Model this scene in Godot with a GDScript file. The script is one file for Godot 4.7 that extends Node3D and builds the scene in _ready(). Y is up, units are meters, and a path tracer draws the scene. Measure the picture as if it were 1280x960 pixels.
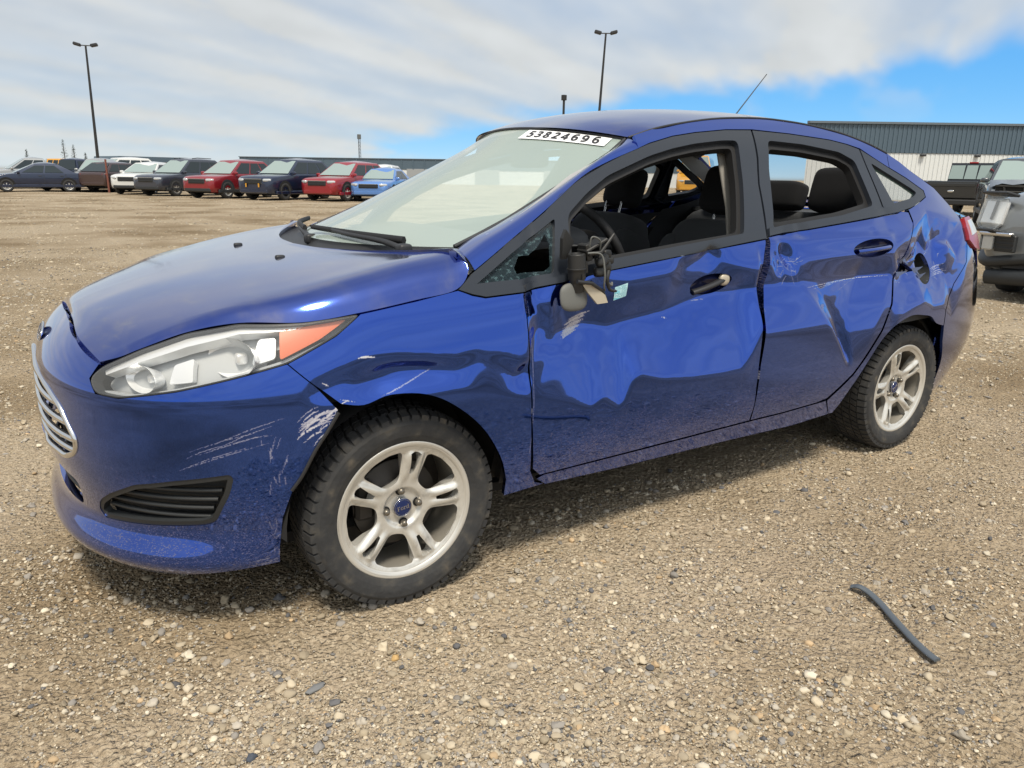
extends Node3D

func _ready() -> void:
	build_light()
	make_materials()
	mat("lamp_clear", Color(.9, .93, .94, .25), .05).transparency = BaseMaterial3D.TRANSPARENCY_ALPHA
	skin_tables()
	make_dents()
	build_ground()
	build_yard()
	build_vehicles()
	build_car()
	build_gravel()

# ---------------------------------------------------------------- mesh builder
class MB:
	var v := PackedVector3Array()
	var n := PackedVector3Array()
	var uv := PackedVector2Array()
	var c := PackedColorArray()
	var ix := PackedInt32Array()
	var tint := Color(1, 1, 1)
	func vert(p: Vector3, nn: Vector3, t := Vector2.ZERO) -> int:
		v.append(p); n.append(nn); uv.append(t); c.append(tint)
		return v.size() - 1
	func face(i: int, j: int, k: int) -> void:
		# Godot's front faces run clockwise: keep the winding in step with the normals
		var g := (v[k] - v[i]).cross(v[j] - v[i])
		if g.dot(n[i] + n[j] + n[k]) < 0.0:
			ix.append(i); ix.append(k); ix.append(j)
		else:
			ix.append(i); ix.append(j); ix.append(k)
	func tri(a: Vector3, b: Vector3, d: Vector3) -> void:
		var g := (d - a).cross(b - a)
		if g.length_squared() < 1e-16:
			return
		g = g.normalized()
		var i := vert(a, g, Vector2(a.x, a.y)); vert(b, g, Vector2(b.x, b.y)); vert(d, g, Vector2(d.x, d.y))
		ix.append(i); ix.append(i + 1); ix.append(i + 2)
	func quad(a: Vector3, b: Vector3, d: Vector3, e: Vector3) -> void:
		tri(a, b, d); tri(a, d, e)
	func poly_fan(p: PackedVector3Array) -> void:
		for i in range(1, p.size() - 1):
			tri(p[0], p[i], p[i + 1])
	func hexa(p: Array) -> void:
		# p: bottom ring of four, then top ring of four
		var mid := Vector3.ZERO
		for q in p: mid += q as Vector3
		mid /= 8.0
		for f in [[0, 1, 2, 3], [4, 5, 6, 7], [0, 1, 5, 4], [1, 2, 6, 5], [2, 3, 7, 6], [3, 0, 4, 7]]:
			var a: Vector3 = p[f[0]]; var b: Vector3 = p[f[1]]; var d: Vector3 = p[f[2]]; var e: Vector3 = p[f[3]]
			var g := (d - a).cross(b - a)
			if g.dot((a + b + d + e) / 4.0 - mid) < 0.0:
				quad(a, e, d, b)
			else:
				quad(a, b, d, e)
	func box(ctr: Vector3, s: Vector3, b := Basis.IDENTITY, bev := 0.0) -> void:
		if bev <= 0.0:
			var p := []
			for y in [-1, 1]:
				for q in [[-1, -1], [1, -1], [1, 1], [-1, 1]]:
					p.append(ctr + b * (Vector3(q[0], y, q[1]) * s * 0.5))
			hexa(p)
			return
		# chamfered box
		var h := s * 0.5
		var i := h - Vector3.ONE * minf(bev, minf(h.x, minf(h.y, h.z)) * 0.95)
		var at := func(sx, sy, sz, ax: int) -> Vector3:
			var q := Vector3(i.x * sx, i.y * sy, i.z * sz)
			q[ax] = h[ax] * [sx, sy, sz][ax]
			return ctr + b * q
		for ax in 3:
			for sg in [-1.0, 1.0]:
				var u := (ax + 1) % 3
				var w := (ax + 2) % 3
				var ring := []
				for q in [[-1.0, -1.0], [1.0, -1.0], [1.0, 1.0], [-1.0, 1.0]]:
					var e := [0.0, 0.0, 0.0]
					e[ax] = sg; e[u] = q[0]; e[w] = q[1]
					ring.append(at.call(e[0], e[1], e[2], ax))
				oquad(ring[0], ring[1], ring[2], ring[3], ctr)
				# edge chamfers towards axis u
				for s2 in [-1.0, 1.0]:
					var e1 := [0.0, 0.0, 0.0]; var e2 := [0.0, 0.0, 0.0]
					e1[ax] = sg; e1[u] = s2; e1[w] = -1.0
					e2[ax] = sg; e2[u] = s2; e2[w] = 1.0
					oquad(at.call(e1[0], e1[1], e1[2], ax), at.call(e2[0], e2[1], e2[2], ax), at.call(e2[0], e2[1], e2[2], u), at.call(e1[0], e1[1], e1[2], u), ctr)
		for sx in [-1.0, 1.0]:
			for sy in [-1.0, 1.0]:
				for sz in [-1.0, 1.0]:
					otri(at.call(sx, sy, sz, 0), at.call(sx, sy, sz, 1), at.call(sx, sy, sz, 2), ctr)
	func otri(a: Vector3, b: Vector3, d: Vector3, inside: Vector3) -> void:
		if (d - a).cross(b - a).dot((a + b + d) / 3.0 - inside) < 0.0:
			tri(a, d, b)
		else:
			tri(a, b, d)
	func oquad(a: Vector3, b: Vector3, d: Vector3, e: Vector3, inside: Vector3) -> void:
		otri(a, b, d, inside); otri(a, d, e, inside)
	func grid(rows: Array, wrap := false, uvs := Rect2(0, 0, 1, 1)) -> void:
		# rows of equal length, smooth normals from the neighbours
		var h := rows.size()
		var w: int = (rows[0] as PackedVector3Array).size()
		var base := v.size()
		for j in h:
			var r: PackedVector3Array = rows[j]
			var r0: PackedVector3Array = rows[maxi(j - 1, 0)]
			var r1: PackedVector3Array = rows[mini(j + 1, h - 1)]
			for i in w:
				var a := r[(i - 1 + w - 1) % (w - 1)] if wrap and i == 0 else r[maxi(i - 1, 0)]
				var b := r[1] if wrap and i == w - 1 else r[mini(i + 1, w - 1)]
				var du := b - a
				var dv := r1[i] - r0[i]
				var nn := dv.cross(du)
				if nn.length_squared() < 1e-18:
					var alt: PackedVector3Array = rows[clampi(j + (1 if j == 0 else -1), 0, h - 1)]
					du = alt[mini(i + 1, w - 1)] - alt[maxi(i - 1, 0)]
					if wrap and (i == 0 or i == w - 1): du = alt[1] - alt[w - 2]
					nn = dv.cross(du)
				vert(r[i], nn.normalized(), uvs.position + uvs.size * Vector2(float(i) / (w - 1), float(j) / (h - 1)))
		for j in h - 1:
			for i in w - 1:
				var q := base + j * w + i
				for t in [[q, q + 1, q + w + 1], [q, q + w + 1, q + w]]:
					var e1 := v[t[1]] - v[t[0]]
					if e1.cross(v[t[2]] - v[t[0]]).length_squared() > 1e-18:
						face(t[0], t[1], t[2])
	func tube(pts: PackedVector3Array, r: float, sides := 8, r2 := -1.0, caps := true, flat := 1.0) -> void:
		var rows := []
		var up := Vector3.UP
		var m := pts.size()
		for i in m:
			var t := (pts[mini(i + 1, m - 1)] - pts[maxi(i - 1, 0)]).normalized()
			if absf(t.dot(up)) > 0.98: up = Vector3.RIGHT if absf(t.x) < 0.9 else Vector3.FORWARD
			var s := t.cross(up).normalized()
			up = s.cross(t).normalized()
			var rr := r if r2 < 0.0 else lerpf(r, r2, float(i) / (m - 1))
			var row := PackedVector3Array()
			for k in sides + 1:
				var a := TAU * k / sides
				row.append(pts[i] + (s * cos(a) + up * sin(a) * flat) * rr)
			rows.append(row)
		grid(rows, true)
		if caps:
			for e in [0, m - 1]:
				var row: PackedVector3Array = rows[e]
				for k in sides:
					otri(pts[e], row[k], row[k + 1], pts[1] if e == 0 else pts[m - 2])
	func lathe(prof: PackedVector2Array, seg := 48, xf := Transform3D.IDENTITY, a0 := 0.0, a1 := TAU) -> void:
		# prof: (along z, radius); axis is local z; sharp points may be doubled
		var rows := []
		for q in prof:
			var row := PackedVector3Array()
			for k in seg + 1:
				var a := lerpf(a0, a1, float(k) / seg)
				row.append(xf * Vector3(cos(a) * q.y, sin(a) * q.y, q.x))
			rows.append(row)
		grid(rows, absf(a1 - a0) > 6.28)
	func prism(poly: PackedVector2Array, depth: float, xf := Transform3D.IDENTITY) -> void:
		var t := Geometry2D.triangulate_polygon(poly)
		var mid := Vector2.ZERO
		for q in poly: mid += q
		mid /= poly.size()
		for i in range(0, t.size(), 3):
			for z in [0.0, depth]:
				var ins := xf * Vector3(mid.x, mid.y, depth * 0.5)
				otri2(xf * Vector3(poly[t[i]].x, poly[t[i]].y, z), xf * Vector3(poly[t[i + 1]].x, poly[t[i + 1]].y, z), xf * Vector3(poly[t[i + 2]].x, poly[t[i + 2]].y, z), (xf.basis.z * (1.0 if z > 0.0 else -1.0) * signf(depth)))
		var cw := Geometry2D.is_polygon_clockwise(poly)
		for i in poly.size():
			var a := poly[i]; var b := poly[(i + 1) % poly.size()]
			var d := (b - a).orthogonal() * (1.0 if cw else -1.0)
			var p0 := xf * Vector3(a.x, a.y, 0); var p1 := xf * Vector3(b.x, b.y, 0); var p2 := xf * Vector3(b.x, b.y, depth); var p3 := xf * Vector3(a.x, a.y, depth)
			var out := xf.basis * Vector3(-d.x, -d.y, 0) * (1.0 if cw else 1.0)
			otri2(p0, p1, p2, out); otri2(p0, p2, p3, out)
	func otri2(a: Vector3, b: Vector3, d: Vector3, out: Vector3) -> void:
		if (d - a).cross(b - a).dot(out) < 0.0: tri(a, d, b)
		else: tri(a, b, d)
	func blob(ctr: Vector3, r: Vector3, e1 := 0.5, e2 := 0.5, b := Basis.IDENTITY, nu := 20, nv := 12) -> void:
		# superellipsoid: small exponents are boxier
		var rows := []
		for j in nv + 1:
			var ph := -PI / 2 + PI * j / nv
			var row := PackedVector3Array()
			for i in nu + 1:
				var th := TAU * i / nu
				var cp := signf(cos(ph)) * pow(absf(cos(ph)), e1)
				var q := Vector3(cp * signf(cos(th)) * pow(absf(cos(th)), e2), signf(sin(ph)) * pow(absf(sin(ph)), e1), cp * signf(sin(th)) * pow(absf(sin(th)), e2))
				row.append(ctr + b * (q * r))
			rows.append(row)
		grid(rows, true)
	func mesh(m: Material = null) -> ArrayMesh:
		var a := []
		a.resize(Mesh.ARRAY_MAX)
		a[Mesh.ARRAY_VERTEX] = v; a[Mesh.ARRAY_NORMAL] = n; a[Mesh.ARRAY_TEX_UV] = uv; a[Mesh.ARRAY_COLOR] = c; a[Mesh.ARRAY_INDEX] = ix
		var am := ArrayMesh.new()
		am.add_surface_from_arrays(Mesh.PRIMITIVE_TRIANGLES, a)
		if m: am.surface_set_material(0, m)
		return am

# ---------------------------------------------------------------- naming
var taken := {}
func numbered(called: String) -> String:
	if not taken.has(called):
		taken[called] = 0
		return called
	taken[called] += 1
	return "%s_%03d" % [called, taken[called]]
func tag(o: Node, label: String, category: String, group := "", kind := "") -> void:
	if label: o.set_meta("label", label)
	if category: o.set_meta("category", category)
	if group: o.set_meta("group", group)
	if kind: o.set_meta("kind", kind)
func thing(called: String, label: String, category: String, at := Vector3.ZERO, turn := 0.0, group := "") -> Node3D:
	var o := Node3D.new()
	o.name = numbered(called)
	add_child(o)
	o.position = at
	o.rotation.y = turn
	tag(o, label, category, group)
	return o
func obj(called: String, b: MB, m: Material, parent: Node = null, label := "") -> MeshInstance3D:
	var o := MeshInstance3D.new()
	o.mesh = b.mesh(m)
	if parent == null or parent == self:
		o.name = numbered(called)
		add_child(o)
	else:
		var k := called; var i := 0
		while parent.has_node(NodePath(k)):
			i += 1
			k = "%s_%03d" % [called, i]
		o.name = k
		parent.add_child(o)
	if label: o.set_meta("label", label)
	return o
func same(called: String, src: MeshInstance3D, parent: Node, at: Transform3D) -> MeshInstance3D:
	var o := MeshInstance3D.new()
	o.mesh = src.mesh
	var k := called; var i := 0
	while parent.has_node(NodePath(k)):
		i += 1
		k = "%s_%03d" % [called, i]
	o.name = k
	o.transform = at
	parent.add_child(o)
	return o

# ---------------------------------------------------------------- materials
var M := {}
func lin(r: float, g: float, b: float, a := 1.0) -> Color:
	var k := Color(r, g, b).linear_to_srgb()
	k.a = a
	return k
func mat(called: String, col: Color, rough := 0.6, metal := 0.0) -> StandardMaterial3D:
	var m := StandardMaterial3D.new()
	m.resource_name = called
	m.albedo_color = col
	m.roughness = rough
	m.metallic = metal
	M[called] = m
	return m
func noise_tex(seed_: int, freq: float, size: int, ramp: Array, normal := 0.0, oct := 5, type := FastNoiseLite.TYPE_SIMPLEX_SMOOTH) -> NoiseTexture2D:
	var f := FastNoiseLite.new()
	f.seed = seed_; f.frequency = freq; f.fractal_octaves = oct; f.noise_type = type
	var t := NoiseTexture2D.new()
	t.width = size; t.height = size; t.seamless = true; t.noise = f; t.generate_mipmaps = false
	if normal > 0.0:
		t.as_normal_map = true; t.bump_strength = normal
	if ramp.size():
		var g := Gradient.new()
		var off := PackedFloat32Array(); var cols := PackedColorArray()
		for q in ramp:
			off.append(q[0]); cols.append(q[1])
		g.offsets = off; g.colors = cols
		t.color_ramp = g
	return t

# ---------------------------------------------------------------- curves
func cubic(xs: Array, ys: Array, x: float) -> float:
	var m := xs.size()
	x = clampf(x, xs[0], xs[m - 1])
	var i := 0
	while i < m - 2 and x > xs[i + 1]: i += 1
	var h: float = xs[i + 1] - xs[i]
	var t: float = (x - xs[i]) / h
	var s0 := slope(xs, ys, i) * h
	var s1 := slope(xs, ys, i + 1) * h
	var t2 := t * t; var t3 := t2 * t
	return (2 * t3 - 3 * t2 + 1) * ys[i] + (t3 - 2 * t2 + t) * s0 + (-2 * t3 + 3 * t2) * ys[i + 1] + (t3 - t2) * s1
func slope(xs: Array, ys: Array, i: int) -> float:
	var m := xs.size()
	if i == 0: return (ys[1] - ys[0]) / (xs[1] - xs[0])
	if i == m - 1: return (ys[m - 1] - ys[m - 2]) / (xs[m - 1] - xs[m - 2])
	var a: float = xs[i] - xs[i - 1]; var b: float = xs[i + 1] - xs[i]
	return ((ys[i] - ys[i - 1]) / a * b + (ys[i + 1] - ys[i]) / b * a) / (a + b)
func table(xs: Array, ys: Array, lo: float, step: float, cnt: int) -> PackedFloat32Array:
	var t := PackedFloat32Array()
	for i in cnt: t.append(cubic(xs, ys, lo + i * step))
	return t
func look(t: PackedFloat32Array, lo: float, step: float, x: float) -> float:
	var f := clampf((x - lo) / step, 0.0, t.size() - 1.001)
	var i := int(f)
	return lerpf(t[i], t[i + 1], f - i)
func sm(a: float, b: float, x: float) -> float:
	return smoothstep(a, b, x)
func spline(p: PackedVector3Array, sub: int) -> PackedVector3Array:
	var o := PackedVector3Array()
	var m := p.size()
	for i in m - 1:
		for k in sub:
			o.append(p[i].cubic_interpolate(p[i + 1], p[maxi(i - 1, 0)], p[mini(i + 2, m - 1)], float(k) / sub))
	o.append(p[m - 1])
	return o
func resample(p: PackedVector3Array, cnt: int) -> PackedVector3Array:
	var d := PackedFloat32Array([0.0])
	for i in range(1, p.size()): d.append(d[i - 1] + p[i].distance_to(p[i - 1]))
	var o := PackedVector3Array()
	var j := 0
	for k in cnt:
		var s := d[d.size() - 1] * k / (cnt - 1)
		while j < p.size() - 2 and d[j + 1] < s: j += 1
		o.append(p[j].lerp(p[j + 1], clampf((s - d[j]) / maxf(d[j + 1] - d[j], 1e-9), 0.0, 1.0)))
	return o
func pts2(a: Array) -> PackedVector2Array:
	var o := PackedVector2Array()
	for i in range(0, a.size(), 2): o.append(Vector2(a[i], a[i + 1]))
	return o
func rounded(p: PackedVector2Array, r: float, n := 4) -> PackedVector2Array:
	var o := PackedVector2Array()
	var m := p.size()
	for i in m:
		var a := p[(i - 1 + m) % m]; var b := p[i]; var c := p[(i + 1) % m]
		var l := minf(r, minf(a.distance_to(b), b.distance_to(c)) * 0.45)
		var s := b + (a - b).normalized() * l; var e := b + (c - b).normalized() * l
		for k in n + 1:
			var t := float(k) / n
			o.append(s.lerp(b, t).lerp(b.lerp(e, t), t))
	return o

# ---------------------------------------------------------------- trimmed panels of a curved skin
# poly and holes are outlines in the skin's two parameters; fn takes (u, v) to space. lip folds every edge inwards.
func panel(b: MB, poly: PackedVector2Array, holes: Array, cell: float, fn: Callable, lip := 0.012, inside := Vector3(1.3, 0.7, 0), uvf := Rect2(-1.6, 0.1, 5.6, 1.4), gap := 0.0) -> void:
	if gap > 0.0:
		var sh := Geometry2D.offset_polygon(poly, -gap)
		if sh.size(): poly = sh[0]
	var lo := poly[0]; var hi := poly[0]
	for q in poly:
		lo = lo.min(q); hi = hi.max(q)
	lo -= Vector2(0.37, 0.41) * cell
	var nx := int(ceil((hi.x - lo.x) / cell)) + 1
	var ny := int(ceil((hi.y - lo.y) / cell)) + 1
	var state := PackedByteArray(); state.resize(nx * ny)   # 0 outside, 1 inside, 2 cut by an edge
	var loops := [poly]
	for h in holes: loops.append(h)
	for L in loops:
		var m: int = L.size()
		for i in m:
			var a: Vector2 = L[i]; var e: Vector2 = L[(i + 1) % m]
			var st := int(ceil(a.distance_to(e) / (cell * 0.2))) + 1
			for k in st + 1:
				var q := (a.lerp(e, float(k) / st) - lo) / cell
				state[int(q.y) * nx + int(q.x)] = 2
	for j in ny:
		var y := lo.y + (j + 0.5) * cell
		var xs := []
		for L in loops:
			var m: int = L.size()
			for i in m:
				var a: Vector2 = L[i]; var e: Vector2 = L[(i + 1) % m]
				if (a.y > y) != (e.y > y):
					xs.append(a.x + (y - a.y) / (e.y - a.y) * (e.x - a.x))
		xs.sort()
		for k in range(0, xs.size() - 1, 2):
			for i in range(maxi(0, int((xs[k] - lo.x) / cell)), mini(nx, int((xs[k + 1] - lo.x) / cell) + 1)):
				var x := lo.x + (i + 0.5) * cell
				if x > xs[k] and x < xs[k + 1] and state[j * nx + i] == 0:
					state[j * nx + i] = 1
	var ids := {}
	var at := func(q: Vector2) -> int:
		var key := Vector2i(roundi(q.x * 50000.0), roundi(q.y * 50000.0))
		if ids.has(key): return ids[key]
		var e := 0.004
		var p: Vector3 = fn.call(q)
		var du: Vector3 = fn.call(q + Vector2(e, 0)) - fn.call(q - Vector2(e, 0))
		var dv: Vector3 = fn.call(q + Vector2(0, e)) - fn.call(q - Vector2(0, e))
		var nn := du.cross(dv).normalized()
		if nn.dot(p - inside) < 0.0: nn = -nn
		var id := b.vert(p, nn, Vector2((q.x - uvf.position.x) / uvf.size.x, 1.0 - (q.y - uvf.position.y) / uvf.size.y))
		ids[key] = id
		return id
	for j in ny:
		for i in nx:
			var s := state[j * nx + i]
			if s == 0: continue
			var p0 := lo + Vector2(i, j) * cell
			var p1 := p0 + Vector2(cell, 0); var p2 := p0 + Vector2(cell, cell); var p3 := p0 + Vector2(0, cell)
			if s == 1:
				var a: int = at.call(p0); var c: int = at.call(p1); var d: int = at.call(p2); var e: int = at.call(p3)
				b.face(a, c, d); b.face(a, d, e)
				continue
			var pieces: Array = Geometry2D.intersect_polygons(PackedVector2Array([p0, p1, p2, p3]), poly)
			for h in holes:
				var nxt := []
				for q in pieces:
					for r in Geometry2D.clip_polygons(q, h):
						nxt.append(r)
				pieces = nxt
			for q in pieces:
				var t := Geometry2D.triangulate_polygon(q)
				for k in range(0, t.size(), 3):
					var a: int = at.call(q[t[k]]); var c: int = at.call(q[t[k + 1]]); var d: int = at.call(q[t[k + 2]])
					if a != c and c != d and a != d: b.face(a, c, d)
	if lip > 0.0:
		for L in loops:
			var m: int = L.size()
			for i in m:
				var a: Vector2 = L[i]; var e: Vector2 = L[(i + 1) % m]
				var st := int(ceil(a.distance_to(e) / (cell * 1.5)))
				for k in st:
					var i0: int = at.call(a.lerp(e, float(k) / st)); var i1: int = at.call(a.lerp(e, float(k + 1) / st))
					if i0 != i1:
						b.quad(b.v[i0], b.v[i1], b.v[i1] - b.n[i1] * lip, b.v[i0] - b.n[i0] * lip)

# ---------------------------------------------------------------- the saloon's outer skin
# car axes: x runs back from the front axle, y up, z towards the driver's side. u follows the side and bends round the nose and the tail.
const XR := 2.489
var tw: PackedFloat32Array
var tf: PackedFloat32Array
var tb: PackedFloat32Array
var dent_on := true
const DX0 := -0.42
const DY0 := 0.22
const DC := 0.006
const DNX := 575
const DNY := 152
var dents: PackedFloat32Array
var rough_noise := FastNoiseLite.new()

func skin_tables() -> void:
	tw = table([.10, .20, .28, .40, .55, .68, .80, .90, .96, 1.05, 1.20, 1.35, 1.42, 1.47], [.73, .775, .80, .835, .853, .855, .838, .813, .785, .737, .645, .545, .48, .40], 0.05, 0.002, 720)
	tf = table([.10, .20, .30, .45, .60, .70, .78, .85, .95, 1.1], [.76, .79, .80, .83, .835, .82, .75, .62, .45, .3], 0.05, 0.002, 540)
	tb = table([.10, .25, .40, .55, .70, .85, .95, 1.02, 1.10, 1.3], [.85, .98, 1.06, 1.075, 1.03, .99, .96, .92, .80, .5], 0.05, 0.002, 640)
	rough_noise.seed = 5; rough_noise.frequency = 9.0; rough_noise.fractal_octaves = 2

func side_z(x: float, y: float) -> float:
	var w := look(tw, 0.05, 0.002, y - 0.045 * (x - 1.0) * sm(0.55, 0.9, y))
	var t := maxf(0.0, x - 1.9)
	return w - 0.05 * t * t

func dent(u: float, y: float) -> float:
	var fx := (u - DX0) / DC; var fy := (y - DY0) / DC
	if fx < 0.0 or fy < 0.0 or fx >= DNX - 1.01 or fy >= DNY - 1.01: return 0.0
	var i := int(fx); var j := int(fy)
	var a := fx - i; var b := fy - j
	var k := j * DNX + i
	return lerpf(lerpf(dents[k], dents[k + 1], a), lerpf(dents[k + DNX], dents[k + DNX + 1], a), b)

func skin(u: float, y: float) -> Vector3:
	var d := dent(u, y) if dent_on else 0.0
	if u < 0.0:
		var a := side_z(0.0, y); var b := look(tf, 0.05, 0.002, y); var ph := -u / 0.86
		var r := pow(pow(absf(cos(ph)) / a, 2.5) + pow(absf(sin(ph)) / b, 2.5), -0.4)
		r += 0.042 * sm(0.0, 1.0, 1.0 - absf(y - 0.225) / 0.095) * sm(0.3, 0.65, -u) + d
		return Vector3(-r * sin(ph), y, r * cos(ph))
	if u > XR:
		var a := side_z(XR, y); var b := look(tb, 0.05, 0.002, y); var ph := (u - XR) / 0.84
		var r := pow(pow(absf(cos(ph)) / a, 2.9) + pow(absf(sin(ph)) / b, 2.9), -1.0 / 2.9)
		var x := r * sin(ph)
		return Vector3(XR + x, y, r * cos(ph) - 0.0589 * x * cos(ph) + d * cos(ph))
	return Vector3(u, y, side_z(u, y) + d)

func make_dents() -> void:
	# points of the damage: (along, height, depth); the sheet between them is stretched flat, then its folds are softened
	var P := PackedVector3Array()
	for q in DENTS: P.append(q)
	var i := -0.42
	while i < 3.05:
		P.append(Vector3(i, 0.22, 0)); P.append(Vector3(i, 1.13, 0)); i += 0.29
	for q in [[0.45, .43], [0.65, .45], [0.85, .47], [1.05, .47], [1.25, .46], [1.37, .50], [0.38, .46], [0.55, .50], [1.5, .5], [1.7, .46], [1.85, .40], [1.39, .62], [1.52, .625], [1.7, .575], [1.88, .48], [2.1, .45], [2.75, .6], [2.95, .75], [2.95, .5], [2.9, .3], [-.41, .3], [-.41, .9], [-.41, .6], [-.3, .8], [-.25, .82], [-.1, .825], [.1, .82], [.28, .81], [.35, .84], [.0, .87], [.36, .74], [.33, .54], [.2, .57], [.08, .63], [-.06, .645], [-.2, .62], [-.3, .55], [-.33, .66]]:
		P.append(Vector3(q[0], q[1], 0))
	var flat := PackedVector2Array()
	for q in P: flat.append(Vector2(q.x, q.y))
	var tri := Geometry2D.triangulate_delaunay(flat)
	dents.resize(DNX * DNY)
	for t in range(0, tri.size(), 3):
		var a := P[tri[t]]; var b := P[tri[t + 1]]; var c := P[tri[t + 2]]
		var den := (b.y - c.y) * (a.x - c.x) + (c.x - b.x) * (a.y - c.y)
		if absf(den) < 1e-9: continue
		for j in range(maxi(0, int((minf(a.y, minf(b.y, c.y)) - DY0) / DC)), mini(DNY - 1, int((maxf(a.y, maxf(b.y, c.y)) - DY0) / DC) + 1) + 1):
			for k in range(maxi(0, int((minf(a.x, minf(b.x, c.x)) - DX0) / DC)), mini(DNX - 1, int((maxf(a.x, maxf(b.x, c.x)) - DX0) / DC) + 1) + 1):
				var x := DX0 + k * DC; var y := DY0 + j * DC
				var l1 := ((b.y - c.y) * (x - c.x) + (c.x - b.x) * (y - c.y)) / den
				var l2 := ((c.y - a.y) * (x - c.x) + (a.x - c.x) * (y - c.y)) / den
				if l1 >= -1e-4 and l2 >= -1e-4 and l1 + l2 <= 1.0001:
					dents[j * DNX + k] = l1 * a.z + l2 * b.z + (1 - l1 - l2) * c.z
	# the front door and the wing fold along lines, so there the depth is ruled between them
	for k in DNX:
		var x := DX0 + k * DC
		if x > 0.42 and x < 1.405:
			var y3 := line_at(FOLD_LOW, x); var y2 := line_at(FOLD_MID, x); var y1 := line_at(FOLD_TOP, x); var yb := 0.905 + 0.095 * (x - 0.45)
			var ends := sm(.40, .62, x) * sm(1.41, 1.30, x)
			var d2 := lerpf(-.032, -.064, ends) - .004 * sin(x * 9.0) * ends
			var d1 := -.010 - .016 * sm(.95, 1.05, x) * sm(1.30, 1.12, x)
			for j in DNY:
				var y := DY0 + j * DC
				var d := 0.0
				if y > y3 and y <= y2:
					var f := (y - y3) / maxf(y2 - y3, .02)
					d = d2 * (1.0 - pow(1.0 - f, 1.45))
				elif y > y2 and y <= y1: d = lerpf(d2, d1, (y - y2) / maxf(y1 - y2, .02))
				elif y > y1: d = lerpf(d1, 0.0, clampf((y - y1) / maxf(yb - y1, .015), 0.0, 1.0))
				if y > y3 - .10 and y <= y3: d += .002 * (1.0 - (y3 - y) / .10)
				var blend := sm(.42, .60, x)
				dents[j * DNX + k] = lerpf(dents[j * DNX + k], d, blend)
		elif x < .372:
			var yf := line_at(FOLD_WING, x)
			for j in DNY:
				var y := DY0 + j * DC
				var lo := .650 - .25 * maxf(0.0, x - .12)
				var v := yf - .036
				var dd := -.034 * sm(-.30, -.18, x) * (.55 + .45 * sin(x * 17.0 + 1.0))
				var d := 0.0
				if y < yf and y > v: d = dd * (yf - y) / (yf - v)
				elif y <= v and y > lo: d = dd * (y - lo) / maxf(v - lo, .02)
				d += -.030 * exp(-(pow((x + .10) / .07, 2.0) + pow((y - .690) / .035, 2.0)))
				dents[j * DNX + k] = d * sm(-.34, -.22, x)
	# the rear door is ruled along the car instead: front edge, ridge of the cone, valley behind it, rear edge
	for j in DNY:
		var y := DY0 + j * DC
		if y < .455 or y > .995: continue
		var yy := minf(y, .835)
		var xr := line_at(CONE_RIDGE, yy); var xv := line_at(CONE_VALLEY, yy)
		var df := line_at(CONE_FRONT, yy); var dr := line_at(CONE_RIDGE_D, yy); var dv := line_at(CONE_VALLEY_D, yy); var de := line_at(CONE_REAR, yy)
		var xp := maxf(line_at(CONE_PANEL, yy), xv + .012); var dp := line_at(CONE_PANEL_D, yy)
		var fade := 1.0
		if y > .835: fade = lerpf(1.0, .30, clampf((y - .835) / .085, 0.0, 1.0)) * sm(.995, .93, y)
		if y > .835:
			xr = lerpf(xr, 1.55, clampf((y - .835) / .07, 0.0, 1.0)); xv = lerpf(xv, 1.62, clampf((y - .835) / .07, 0.0, 1.0))
		var xe := 2.0 + (yy - .45) * .58
		for k in DNX:
			var x := DX0 + k * DC
			if x < 1.387 or x > 2.26: continue
			var d := 0.0
			if x < xr: d = lerpf(df, dr, clampf((x - 1.40) / (xr - 1.40), 0.0, 1.0))
			elif x < xv: d = lerpf(dr, dv, (x - xr) / (xv - xr))
			elif x < xp: d = lerpf(dv, dp, (x - xv) / maxf(xp - xv, .01))
			else: d = lerpf(dp, de, clampf((x - xp) / maxf(xe - xp, .05), 0.0, 1.0))
			var apex := exp(-(pow((x - 1.535) / .05, 2.0) + pow((y - .925) / .045, 2.0)))
			d = d * fade - apex * (.030 + .016 * sin(x * 70.0 + y * 40.0))
			dents[j * DNX + k] = lerpf(d, dents[j * DNX + k], sm(2.20, 2.26, x))
	# small crumples grow with the depth of the damage
	for j in DNY:
		for k in DNX:
			var d := dents[j * DNX + k]
			if absf(d) > 0.002:
				var hard := sm(2.25, 2.4, DX0 + k * DC) * sm(2.85, 2.7, DX0 + k * DC) + sm(0.62, 0.5, DX0 + k * DC) * sm(0.36, 0.4, DX0 + k * DC) * sm(.62, .7, DY0 + j * DC)
				dents[j * DNX + k] = d + rough_noise.get_noise_2d(DX0 + k * DC, (DY0 + j * DC) * 1.2) * minf(absf(d), 0.05) * (0.02 + 0.07 * hard)
	for pass_ in 3:
		var o := dents.duplicate()
		var R := 1
		for j in range(R, DNY - R):
			for k in range(R, DNX - R):
				var q := j * DNX + k
				o[q] = (dents[q] * 4.0 + (dents[q - 1] + dents[q + 1] + dents[q - DNX] + dents[q + DNX]) * 2.0 + dents[q - DNX - 1] + dents[q - DNX + 1] + dents[q + DNX - 1] + dents[q + DNX + 1]) / 16.0
		dents = o

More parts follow.
